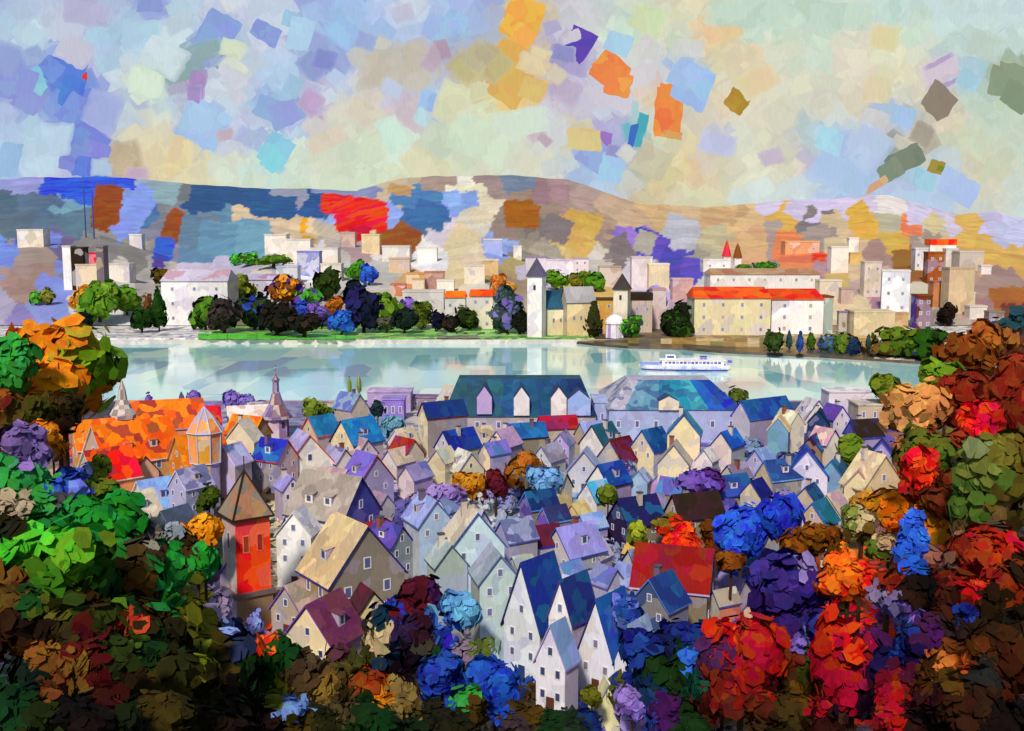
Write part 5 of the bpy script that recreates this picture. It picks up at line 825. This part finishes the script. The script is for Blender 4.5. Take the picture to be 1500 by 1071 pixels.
# ---------------------------------------------------------------- far bank
FB = 'pale blocks on the far hillside'
def block(x0, x1, yt, yb, wallc, roofc, desc=None, dm=None, name='apartment_block', side=None, win=True, turn=0, roofh=None, cat='building', Yc=None, rl=None):
    cx = (x0 + x1) / 2; h = far_pt(cx, min(yb, 497)); p = h[0].copy()
    if Yc: p = at(cx, yb, Yc); p.z = 1.6
    s = p.y / FPX; W = (x1 - x0) / 2 * s; H = at(cx, yt, p.y).z - p.z; dm = dm or min(W * 1.6, 16)
    if name == 'apartment_block':
        wallc = mix(lin(wallc), mix(lin('D4BE98'), near_col(HILL, cx, (yt + yb) / 2), .5), .35); roofc = mix(lin(roofc), lin('C8B090'), .3)
    root = empty(name, p, R(turn)); b = MB(); b.box(-W, W, 0, dm, -8, H, wallc, random.choice(['C8B890', 'B0A8C8', 'E0DCD8']))
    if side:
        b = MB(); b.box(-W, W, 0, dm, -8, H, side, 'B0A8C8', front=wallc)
    b.build('wall', 'farwall', root)
    r = MB(); rh = (roofh or 6) * s
    if rl == 'gable':
        r.poly([(-W - .6, -.8, H + .01), (W + .6, -.8, H + .01), (W * .96, dm / 2, H + rh), (-W * .96, dm / 2, H + rh)], roofc, 'A83010'); r.poly([(W + .6, dm + .8, H + .01), (-W - .6, dm + .8, H + .01), (-W * .96, dm / 2, H + rh), (W * .96, dm / 2, H + rh)], roofc)
        r.poly([(-W - .6, dm + .8, H + .01), (-W - .6, -.8, H + .01), (-W * .96, dm / 2, H + rh)], roofc); r.poly([(W + .6, -.8, H + .01), (W + .6, dm + .8, H + .01), (W * .96, dm / 2, H + rh)], roofc); r.poly([(-W - .6, -.8, H + .005), (-W - .6, dm + .8, H + .005), (W + .6, dm + .8, H + .005), (W + .6, -.8, H + .005)], roofc)
    else: r.box(-W - .3, W + .3, -.3, dm + .3, H + .004, H + rh * .35, roofc)
    r.build('roof', 'farwall', root)
    if win and W > 4 and (name != 'apartment_block' or random.random() < .4):
        nx = max(2, int(W / 5)); nz = max(1, min(3, int(H / 6)))
        if nx * nz <= 24:
            for i in range(nx):
                for k in range(nz): add_window(root, -W + (i + .5) * 2 * W / nx, 0, H * (k + .45) / nz - 1, 1.8, 2.2, 'f', random.choice(['8C88A8', 'A8A098', '74789C']), 'C8C0B8')
    thing(root, desc or f'{cname(wallc)} block, {cname(roofc)} roof', cat, (cx, (yt + yb) / 2), FB if name == 'apartment_block' else None); return root
random.seed(51)
block(238, 335, 412, 476, 'E0DCDC', 'BCB4C8', 'long white hall with a mauve roof behind the riverside trees', 26, 'white_hall', side='D8C8A8', turn=0, roofh=16, rl='gable')
block(335, 420, 410, 440, 'C8BCC8', 'B0A8C4', 'lavender roofed wing behind the riverside trees', 20, 'long_hall', roofh=8, rl='gable')
# tall slab towers at the far left
block(94, 106, 362, 425, 'E0DCD8', 'B8B0B0', 'tall thin white slab tower', 10, 'slab_tower', cat='tower')
block(107, 124, 364, 425, '2A1A10', '3C2818', 'tall dark brown slab tower beside the white one', 10, 'slab_tower', cat='tower')
block(124, 143, 372, 388, 'E02018', 'C81C18', 'small bright red block beside the dark slab tower', 8, 'red_block', win=False)
block(112, 146, 389, 425, 'D8C8A4', 'C8B898', 'cream block below the red one', 12)
block(143, 154, 362, 430, '6C6068', '7C7078', 'thin grey-purple slab tower', 9, 'slab_tower', cat='tower')
for t in [(26, 64, 338, 362, 'E4E0DC', 'D0CCC8'), (190, 208, 345, 362, 'E8E4E2', 'D8D4D4'), (155, 190, 388, 412, 'DCD8D4', 'C8C4C0'), (186, 206, 435, 460, 'E0DCD8', 'C8C0B8'), (245, 258, 448, 462, 'E0A81C', 'C89018'),
 (388, 420, 345, 372, 'DCD6D0', 'C8C0B8'), (420, 455, 352, 385, 'E0DCD8', 'D0C8C0'), (455, 495, 365, 395, 'DCD8D8', 'C8C0C0'), (500, 520, 342, 362, 'B0989C', 'A08C90'), (530, 556, 345, 372, 'E0C8A0', 'D0B890'), (470, 500, 388, 410, 'E0DCDC', 'C8C8C8'),
 (436, 468, 370, 405, '2F58C8', '3C64D0'), (405, 436, 392, 415, '8CA4C4', '9CB0D0'), (560, 600, 362, 385, 'D8D8D4', 'C8C8C4'), (612, 640, 365, 385, 'E4E2E0', 'D0CCC8'), (640, 665, 412, 430, 'E0DEDC', 'D0D0CC'), (570, 600, 380, 400, 'CCA880', 'C09C74'),
 (595, 625, 402, 420, 'C48420', 'B87418'), (604, 622, 410, 432, 'C8A868', 'B89858'), (622, 650, 400, 428, '94405C', 'A8343C'), (572, 594, 418, 434, 'A02018', 'B02C20'), (680, 710, 390, 415, 'E0D8CC', 'D0C8B8'), (706, 730, 382, 404, 'C08448', 'E0D8C8'), (708, 736, 352, 372, '8CA4E0', 'C8C8CC'),
 (590, 650, 428, 455, 'B8BCC4', 'C8C8C4'), (752, 764, 362, 380, 'E4E4E8', 'D0D0D4'), (770, 800, 378, 410, 'D0C8D8', '6C60A0'), (800, 840, 382, 402, 'D4CCDC', 'C0B8CC'), (840, 862, 380, 400, 'D8D0E4', '8C84B8'), (878, 910, 392, 418, 'B49C94', 'A89088'), (925, 955, 378, 424, 'D0C8D8', 'C4BCCC'), (950, 980, 388, 425, 'DCCCA8', 'E0DCD0'), (985, 1015, 410, 440, 'B88C90', 'C49CA0'),
 (1030, 1070, 382, 396, 'E4E0E0', 'D8D4D4'), (1217, 1242, 363, 400, 'E4E2E0', 'D8D4D0'), (1243, 1257, 350, 375, 'E8E6E8', 'D8D8DC'), (1265, 1290, 385, 435, 'D8D0CC', 'C8C0BC'), (1245, 1262, 372, 386, 'C8A040', 'B89440'), (1200, 1232, 412, 440, 'D0C8BC', 'D8D0C0'), (1232, 1250, 424, 446, 'A8949C', '98888C'),
 (1405, 1440, 370, 396, 'A8A8AC', 'B8B8BC'), (1437, 1452, 390, 402, 'E8E8EC', 'D8D8DC'), (1385, 1402, 366, 392, 'D8D8DC', 'C8C8CC'), (1388, 1425, 394, 460, 'C4AC88', 'B8A07C'), (1410, 1428, 430, 450, 'DCD0B4', 'E0D8C8'), (1420, 1445, 450, 468, 'E0DCD0', 'D8D0C4'), (1228, 1240, 458, 490, '241C24', '5040A0'), (1250, 1310, 458, 492, 'CCB88C', 'D8C8A0'), (1310, 1330, 460, 482, 'B07C3C', 'B88444'), (1448, 1470, 458, 480, '3C3C3C', '4C4844'), (1447, 1475, 484, 498, 'CCAC7C', 'C0A070'),
 (1150, 1200, 355, 372, 'DC8A50', 'E09058')]:
    block(*t[:6])
block(652, 682, 436, 478, 'C4C0C0', 'F05010', 'grey-white house with a bright orange roof by the grass', 14, 'riverside_house', roofh=9, rl='gable', cat='house')
block(688, 722, 434, 482, 'D8D0B8', 'F04C10', 'cream house with an orange-red roof by the grass', 14, 'riverside_house', roofh=9, rl='gable', cat='house')
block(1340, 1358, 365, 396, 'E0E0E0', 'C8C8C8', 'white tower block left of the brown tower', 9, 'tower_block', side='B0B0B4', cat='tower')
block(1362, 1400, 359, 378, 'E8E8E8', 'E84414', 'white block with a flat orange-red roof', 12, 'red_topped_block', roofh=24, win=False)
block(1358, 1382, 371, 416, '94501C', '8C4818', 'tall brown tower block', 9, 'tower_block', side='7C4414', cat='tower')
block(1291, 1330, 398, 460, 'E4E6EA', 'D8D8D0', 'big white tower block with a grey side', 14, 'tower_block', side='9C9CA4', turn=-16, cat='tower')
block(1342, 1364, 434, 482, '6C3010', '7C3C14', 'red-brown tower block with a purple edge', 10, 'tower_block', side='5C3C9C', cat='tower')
block(1366, 1384, 414, 450, 'B87450', 'A86444', 'terracotta block below the brown tower', 9, 'tower_block', cat='tower')
# the red-roofed riverside hall and its white neighbour
def hall():
    block(1016, 1128, 437, 500, 'D8CCA4', 'E84818', 'long cream riverside hall with an orange-red roof', 26, 'riverside_hall', roofh=15, rl='gable', Yc=585, side='C8C4A8')
    block(1129, 1205, 439, 496, 'ECEAE8', 'D83C10', 'white-fronted hall with orange-red roof and grey-green side', 30, 'white_front_hall', roofh=14, rl='gable', Yc=592, side='98A49C')
    block(1040, 1200, 402, 432, 'D0CCC8', 'A88C6C', 'long pale grey hall behind the red-roofed one', 24, 'upper_hall', roofh=8, rl='gable')
    b = block(1205, 1219, 436, 496, '98A49C', '7C3418', 'grey-green annex of the white-fronted hall', 16, 'annex', Yc=594, win=False)
hall()
# castle-like house: two pointed towers, blue nave, grey nave, ochre hall
def far_gable(cx, ya, yb, w, l, a, g, s_, r_, v, desc, Y, kind='manor', pitch=.8):
    p = at(cx, yb, Y); p.z = 1.6
    d = p.y; s = d / FPX; W = w * s; Ln = l * s; H = at(cx, ya, d).z - p.z; rh = min(pitch * W, H * .6); eh = H - rh; root = empty(kind, p, -R(a)); hw = W / 2; b = MB()
    b.poly([(-hw, 0, -2), (hw, 0, -2), (hw, 0, eh), (0, 0, H), (-hw, 0, eh)], g, 'D8C8A0'); b.poly([(hw, Ln, -2), (-hw, Ln, -2), (-hw, Ln, eh), (0, Ln, H), (hw, Ln, eh)], s_)
    b.poly([(hw, 0, -2), (hw, Ln, -2), (hw, Ln, eh), (hw, 0, eh)], s_, 'D8B880'); b.poly([(-hw, Ln, -2), (-hw, 0, -2), (-hw, 0, eh), (-hw, Ln, eh)], s_, 'D8B880'); b.build('wall', 'farwall', root)
    r = MB(); o = .5; k = rh / hw
    for sx in (-1, 1):
        q = [(sx * (hw + o), -o, eh - o * k + .3), (sx * (hw + o), Ln + o, eh - o * k + .3), (0, Ln + o, H + .3), (0, -o, H + .3)]
        r.poly(q if sx > 0 else q[::-1], r_, v); lo = [(x, y, z - .28) for x, y, z in q]; r.poly(lo[::-1] if sx > 0 else lo, v)
        for i in range(4): r.poly([lo[i], lo[(i + 1) % 4], q[(i + 1) % 4], q[i]], v)
    r.build('roof', 'farwall', root)
    for q in (.25, .5, .75): add_window(root, hw if a > 0 else -hw, q * Ln, eh * .45, 1.4, 2.4, 'r' if a > 0 else 'l', '7C6C8C', 'C8B8A0')
    thing(root, desc, 'building', (cx, (ya + yb) / 2)); return root
far_gable(796, 426, 483, 30, 44, 74, 'B8A890', 'E0D4B4', '24506C', '1C3444', 'cream nave with a steep teal roof beside a pointed tower', 590)
far_gable(826, 421, 486, 26, 44, 72, 'B0A090', 'DCC498', 'A09CA0', '3C3834', 'ochre and cream wing with a grey roof beside the teal-roofed nave', 586)
block(866, 900, 440, 490, 'D09C4C', '4C3818', 'ochre hall with a thin dark eave line', 14, 'ochre_hall', Yc=592, roofh=6)
block(925, 955, 440, 492, 'BCA898', '2C2018', 'beige house with a black roof line', 14, 'beige_house', Yc=600, roofh=30)
block(955, 975, 425, 492, 'C0A8A8', 'B89498', 'mauve house behind the lilac tree', 14, 'mauve_house', Yc=620)
def point_tower(x0, x1, ytip, ye, yb, Y, wc, rc, desc):
    cx = (x0 + x1) / 2; p = at(cx, yb, Y); p.z = 1.6; s = Y / FPX; hw = (x1 - x0) / 2 * s; Z = lambda y: at(cx, y, Y).z - p.z
    root = empty('pointed_tower', p, R(-18)); b = MB(); b.box(-hw, hw, -hw, hw, -2, Z(ye), wc, 'B0A8C8'); b.build('wall', 'farwall', root)
    r = MB(); o = hw * 1.22; e = [(-o, -o, Z(ye)), (o, -o, Z(ye)), (o, o, Z(ye)), (-o, o, Z(ye))]
    for i in range(4): r.poly([e[i], e[(i + 1) % 4], (0, 0, Z(ytip))], rc[i % len(rc)])
    r.poly(e[::-1], '2C2430'); r.build('roof', 'farwall', root)
    add_window(root, 0, -hw, Z(ye) * .78, 1.4, 2.6, 'f', '2C2430', '6C6470')
    thing(root, desc, 'tower', (cx, (ytip + yb) / 2), None)
point_tower(775, 797, 377, 405, 482, 578, 'E8E0DC', ['4C4858', '6C6490', '4C4858', '54506C'], 'tall white pointed tower at the left end of the riverside manor')
point_tower(900, 921, 400, 424, 486, 582, 'D0C4B0', ['3C3430', '4C443C'], 'lower stone pointed tower at the right end of the riverside manor')
# domed white pavilion
def pavilion():
    p = at(900, 497, 574); p.z = 1.6; s = p.y / FPX; root = empty('pavilion', p); Z = lambda y: at(900, y, p.y).z - p.z; r = 13 * s
    b = MB(); b.lathe([(r, -1), (r, Z(474))], 12, ['E8E4E4', 'D8D0DC', 'E8E4E4', 'A88CC0'], 'B8A0D0'); b.build('wall', 'farwall', root)
    q = MB(); q.lathe([(r * 1.12, Z(474)), (r * 1.1, Z(471)), (r * .9, Z(466)), (r * .5, Z(462)), (0, Z(460))], 12, 'ECE8E4'); q.lathe([(0.001, Z(474) - .05), (r * 1.12, Z(474) - .02)], 12, 'C0B8C0'); ro = q.build('dome', 'farwall', root)
    for k in range(6):
        a = 2 * math.pi * (k + .5) / 6; c = MB(); c.bar((r * 1.04 * math.cos(a), r * 1.04 * math.sin(a), -.5), (r * 1.04 * math.cos(a), r * 1.04 * math.sin(a), Z(475)), .35, 'F0ECEC', 6); c.build('column', 'farwall', root)
    thing(root, 'small white domed pavilion on the far bank', 'pavilion', (900, 480))
pavilion()
# two thin spires on the far slope
for cx, yt, yb, w, c, dsc in ((1064, 345, 386, 12, 'D02428', 'thin bright red spire on the far slope'), (1080, 350, 388, 12, '7C4418', 'thin brown spire on the far slope')):
    p = far_pt(cx, yb)[0].copy(); s = p.y / FPX; root = empty('spire', p); Z = lambda y: at(cx, y, p.y).z - p.z; hw = w / 2 * s
    b = MB(); b.box(-hw * .8, hw * .8, -hw * .8, hw * .8, -4, Z(yb - 10), 'DCD4D4'); b.build('wall', 'farwall', root)
    r = MB(); r.lathe([(hw * 1.2, Z(yb - 10)), (hw * .5, Z(yb - 26)), (.12, Z(yt + 6)), (0, Z(yt))], 6, c); r.build('roof', 'farwall', root); thing(root, dsc, 'spire', (cx, (yt + yb) / 2))
# two mobile masts above the left slope
for cx, y0, y1 in ((126, 255, 345), (138, 262, 350)): 
    p = far_pt(cx, y1)[0].copy(); b = MB(); H = at(cx, y0, p.y).z - p.z; b.bar((0, 0, -3), (0, 0, H * .8), .9, '3C447C', 6, .5); b.bar((0, 0, H * .8), (0, 0, H), .5, '4C548C', 5, .2)
    o = b.build('mast', 'metal', None, p); thing(o, 'taller thin dark blue mast, left one of two, before the blue hill' if cx < 130 else 'shorter thin dark blue mast, right one of two, before the blue hill', 'mast', (cx, 300), 'thin masts on the far slope')

# grass strips and quay wall of the far bank
g = MB()
for x0, x1, ya, yb, c in ((290, 520, 488, 497, '5CC438'), (520, 760, 483, 490, '8CD060'), (640, 830, 487, 492, '98C878'), (800, 838, 480, 492, '50B028'), (640, 700, 491, 496, '84886C')):
    nn = int((x1 - x0) / 14)
    for i in range(nn):
        a, b_ = x0 + (x1 - x0) * i / nn, x0 + (x1 - x0) * (i + 1) / nn
        pts = []
        for x, y in ((a, yb), (b_ + .6, yb), (b_ + .6, ya), (a, ya)):
            r = ray(x, y + random.uniform(-.7, .7)); t = (CAMZ - 1.64) / -r.z; pts.append(CAM + r * t)
        g.poly(pts, jit(lin(c), .12))
stuff(g.build('riverbank_grass', 'ground'))
qw = MB(); qw.box(-420, 420, BANK_FAR - .4, BANK_FAR + .4, -1.6, 1.2, 'C8C0B8', 'A098A8', top='E0DCD8'); structure(qw.build('far_quay_wall', 'wall'))

# low earth bank running out in front of the halls
pb = MB(); edge = [(835, 499), (870, 503), (920, 507), (1000, 509), (1060, 514), (1130, 517), (1200, 520), (1280, 525), (1340, 529), (1420, 531), (1520, 531), (1700, 531)]
def onz(px, py, z): r = ray(px, py); return CAM + r * ((CAMZ - z) / -r.z)
for (x0, y0), (x1, y1) in zip(edge, edge[1:]):
    m = max(1, int((x1 - x0) / 16))
    for i in range(m):
        a0, a1 = i / m, (i + 1) / m
        A = (x0 + (x1 - x0) * a0, y0 + (y1 - y0) * a0); B = (x0 + (x1 - x0) * a1, y0 + (y1 - y0) * a1)
        rows = 3
        for k in range(rows):
            f = lambda q, t: onz(q[0], q[1] + (494 - q[1]) * t, .3 + 1.32 * t)
            t0, t1 = k / rows, (k + 1) / rows
            pal = ['7C5C24', '5C4A28', '8C6C2C', '4C4030'] if k == 0 else ['B89450', 'A8843C', 'C8B080', '7C6C30', '94703C']
            if A[0] < 960: pal = ['5C5440', '4C4434', '6C6048', '7C6C34'] 
            if A[0] > 1270: pal = ['D8D0C4', 'C8BCA8', '3C4434', 'A8A090']
            pb.poly([f(A, t0), f(B, t0), f(B, t1), f(A, t1)], jit(lin(random.choice(pal)), .1))
        a = onz(A[0], A[1], .3); b_ = onz(B[0], B[1], .3); pb.poly([(a.x, a.y - .8, -1.4), (b_.x, b_.y - .8, -1.4), b_, a], random.choice(['3C3424', '4C3C28', '342C2C']))
structure(pb.build('earth_bank', 'ground'))

# ---------------------------------------------------------------- river passenger boat
def boat():
    p = at(1002, 538, 462); p.z = -.9; s = p.y / FPX; root = empty('passenger_boat', p, R(-4)); Lh = 66 * s; Bh = 3.6
    def hull(z0, z1, c, f0=.9, f1=1.0, grow=1.0):
        b = MB(); st = [(-1, .02), (-.86, .62), (-.6, .95), (-.2, 1), (.5, 1), (.85, .92), (1, .75)]
        lo = [(x * Lh * f0, -y * Bh * .86, z0) for x, y in st] + [(x * Lh * f0, y * Bh * .86, z0) for x, y in st[::-1]]
        hi = [(x * Lh * f1, -y * Bh, z1) for x, y in st] + [(x * Lh * f1, y * Bh, z1) for x, y in st[::-1]]
        b.prism(lo, hi, c, '6C70D0'); return b
    hull(-.5, .5, '2C2C8C', .93, .96).build('waterline_band', 'wall', root)
    h = hull(.503, 2.2, 'E4E2EE', .96, 1.02).build('hull', 'wall', root)
    b = MB(); b.box(-Lh * .98, -Lh * .45, -Bh * .55, Bh * .55, 2.203, 2.9, '8CA0E8', '5C5CC8'); b.build('bow_deck', 'wall', root)
    c = MB(); c.box(-Lh * .5, Lh * .86, -Bh * .82, Bh * .82, 2.206, 4.4, 'E8E2D8', 'E8D8B8'); cb = c.build('cabin', 'wall', root)
    for i in range(15):
        x = -Lh * .44 + i * Lh * 1.26 / 15; w = MB(); w.box(x, x + 1.15, -Bh * .82 - .06, -Bh * .82 + .02, 2.95, 3.85, '4C4CA0' if i % 3 else '8C88C0'); w.build('window', 'metal', cb)
    d = MB(); d.box(-Lh * .56, Lh * .9, -Bh * .9, Bh * .9, 4.403, 4.62, 'F0EEF0'); d.build('roof_deck', 'metal', root)
    k = MB(); k.box(-Lh * .42, -Lh * .2, -Bh * .5, Bh * .5, 4.623, 6.4, 'E4E4F0', top='F4F4F8'); wh = k.build('wheelhouse', 'wall', root)
    w = MB(); w.box(-Lh * .425, -Lh * .415, -Bh * .42, Bh * .42, 5.3, 6.1, '3C4490'); w.box(-Lh * .39, -Lh * .23, -Bh * .5 - .05, -Bh * .5, 5.3, 6.1, '3C4490'); w.build('windscreen', 'metal', wh)
    f = MB(); f.box(Lh * .35, Lh * .5, -1, 1, 4.623, 5.9, '5C54B0', top='3C3C80'); f.build('funnel', 'wall', root)
    r = MB()
    for i in range(14):
        x = -Lh * .1 + i * Lh * .95 / 13
        for y in (-Bh * .86, Bh * .86): r.bar((x, y, 4.6), (x, y, 5.6), .05, 'E8E8F0')
    for y in (-Bh * .86, Bh * .86): r.bar((-Lh * .1, y, 5.6), (Lh * .85, y, 5.6), .06, 'E8E8F0'); r.bar((-Lh * .1, y, 5.1), (Lh * .85, y, 5.1), .04, 'E8E8F0')
    r.build('railing', 'metal', root)
    m = MB(); m.bar((-Lh * .3, 0, 6.3), (-Lh * .3, 0, 9), .09, '8C8CB0'); m.bar((-Lh * .95, 0, 2.2), (-Lh * .97, 0, 4.8), .07, '8C8CB0'); m.build('mast_pole', 'metal', root)
    fl = MB(); fl.poly([(Lh * .96, 0, 3.2), (Lh * 1.06, .1, 3.0), (Lh * 1.06, .1, 4.2), (Lh * .96, 0, 4.4)], '6C5CC8'); fl.bar((Lh * .96, 0, 2.1), (Lh * .96, 0, 4.5), .06, '8C8CB0'); fl.build('stern_flag', 'metal', root)
    thing(root, 'long white passenger boat with a blue bow on the river', 'boat', (1002, 528))
boat()

# ---------------------------------------------------------------- infill: small roofs and bushes in the gaps of the town
random.seed(61)
occ = [(px[0], px[1]) for o, b_, px in THINGS]
pts = []
for i in range(4000):
    x = random.uniform(120, 1330); y = random.uniform(650, 905)
    if x < 420 and y > 700: continue
    if x > 1230 and y > 700: continue
    m = min((x - a) ** 2 + ((y - b_) * 1.2) ** 2 for a, b_ in occ + pts)
    if m > 31 ** 2: pts.append((x, y))
for x, y in pts:
    c = near_col(NEAR, x, y); c2 = near_col(NEAR, x + 25, y + 12); c3 = near_col(NEAR, x, y - 14)
    if random.random() < .6:
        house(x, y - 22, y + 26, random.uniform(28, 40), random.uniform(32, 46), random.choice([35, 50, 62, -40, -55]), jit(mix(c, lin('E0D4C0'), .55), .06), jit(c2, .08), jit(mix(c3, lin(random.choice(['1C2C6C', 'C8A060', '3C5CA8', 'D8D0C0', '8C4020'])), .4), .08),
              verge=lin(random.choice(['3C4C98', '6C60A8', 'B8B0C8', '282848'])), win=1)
    else:
        d = ground_hit(x, y + 14).y; tree(x, y, random.uniform(34, 48), random.uniform(30, 44), d, [_h for _h in [c, c2, c3]] and None, 'bush', group='bushes among the town gardens')

# leafy undergrowth between the houses and under the trees
ug = MB()
for i in range(9000):
    x = random.uniform(-20, 1520); y = random.uniform(700, 1075) if i % 3 else random.uniform(860, 1075)
    p = ground_hit(x, y) if False else None
    r = ray(x, y); t = (CAMZ - 6) / -r.z; q = CAM + r * t
    for _ in range(3):
        z = gz(q.x, q.y); t = (CAMZ - z) / -r.z; q = CAM + r * t
    z = gz(q.x, q.y); c = Vector((q.x, q.y, z + random.uniform(.05, 1.3))); s_ = random.uniform(.25, .75) * (q.y / 130)
    n_ = Vector((random.gauss(0, .5), random.gauss(-.3, .5), 1)).normalized(); u = n_.orthogonal().normalized(); v = n_.cross(u); a = random.uniform(0, 6.28)
    u, v = u * math.cos(a) + v * math.sin(a), v * math.cos(a) - u * math.sin(a)
    ug.poly([c + u * (X * s_ * random.uniform(.7, 1.1)) + v * (Y * s_ * random.uniform(.6, 1)) for X, Y in ((-1, -.7), (0, -1), (1, -.5), (.8, .7), (-.2, 1), (-1, .6))], jit(near_col(NEAR, x + random.uniform(-6, 6), y + random.uniform(-6, 6)), .12, .05))
stuff(ug.build('undergrowth', 'near'))
# ---------------------------------------------------------------- labels that single each thing out
LM = [('the red-orange church tower', 366, 820), ('the passenger boat', 1002, 528), ('the white steep-gabled row', 825, 930), ('the navy hipped waterfront building', 762, 590), ('the turquoise hipped building', 988, 590),
 ('the onion-domed turret', 184, 605), ('the slender riverside spire', 406, 590), ('the big crimson roof', 945, 850), ('the domed pavilion', 900, 480), ('the red-roofed riverside hall', 1072, 460), ('the pointed white tower', 786, 430),
 ('the octagonal peach turret', 304, 660), ('the orange and lime tree', 92, 535), ('the big white tower block', 1310, 430), ('the white hall', 286, 445), ('the bright red tree', 1435, 628), ('the cream-roofed barn house', 500, 830),
 ('the pale blue house', 700, 830), ('the big scarlet tree', 1245, 975), ('the lime green crown', 70, 835), ('the lower left corner', 0, 1071), ('the lower right corner', 1500, 1071), ('the red-and-brown tree pair', 1090, 965),
 ('the peach-sided cream house', 1292, 715), ('the slab towers', 110, 395), ('the yellow gabled house', 890, 1035), ('the thin red spire', 1064, 365), ('the blue round tree', 1085, 785), ('the tall cream gable', 1000, 650)]
def rel(dx, dy):
    if math.hypot(dx, dy) < 12: return 'close to'
    a = math.degrees(math.atan2(dy, dx)); k = int(((a + 382.5) % 360) // 45)
    return ['right of', 'below and right of', 'below', 'below and left of', 'left of', 'above and left of', 'above', 'above and right of'][k]
buck = {}
from collections import Counter
cn = Counter(b_ for _, b_, _ in THINGS)
EXPL = {b_ for b_ in cn if cn[b_] == 1 and len(b_.split()) > 7}
for o, base, px in THINGS:
    n = len(base.split())
    if n > 7 or base in EXPL: o['label'] = base; continue
    c = sorted(LM, key=lambda l: (l[1] - px[0]) ** 2 + (l[2] - px[1]) ** 2)
    c = [l for l in c if abs(l[1] - px[0]) > 3 or abs(l[2] - px[1]) > 3][0]
    lab = f'{base}, {rel(px[0] - c[1], px[1] - c[2])} {c[0]}'
    buck.setdefault(lab, []).append((math.hypot(px[0] - c[1], px[1] - c[2]), o))
ORD = ['nearest', 'second', 'third', 'fourth', 'fifth', 'sixth', 'seventh', 'eighth', 'ninth', 'tenth']
for lab, L_ in buck.items():
    L_.sort(key=lambda q: q[0])
    for i, (d, o) in enumerate(L_):
        o['label'] = lab if len(L_) == 1 else (ORD[min(i, 9)] + ' ' + lab)
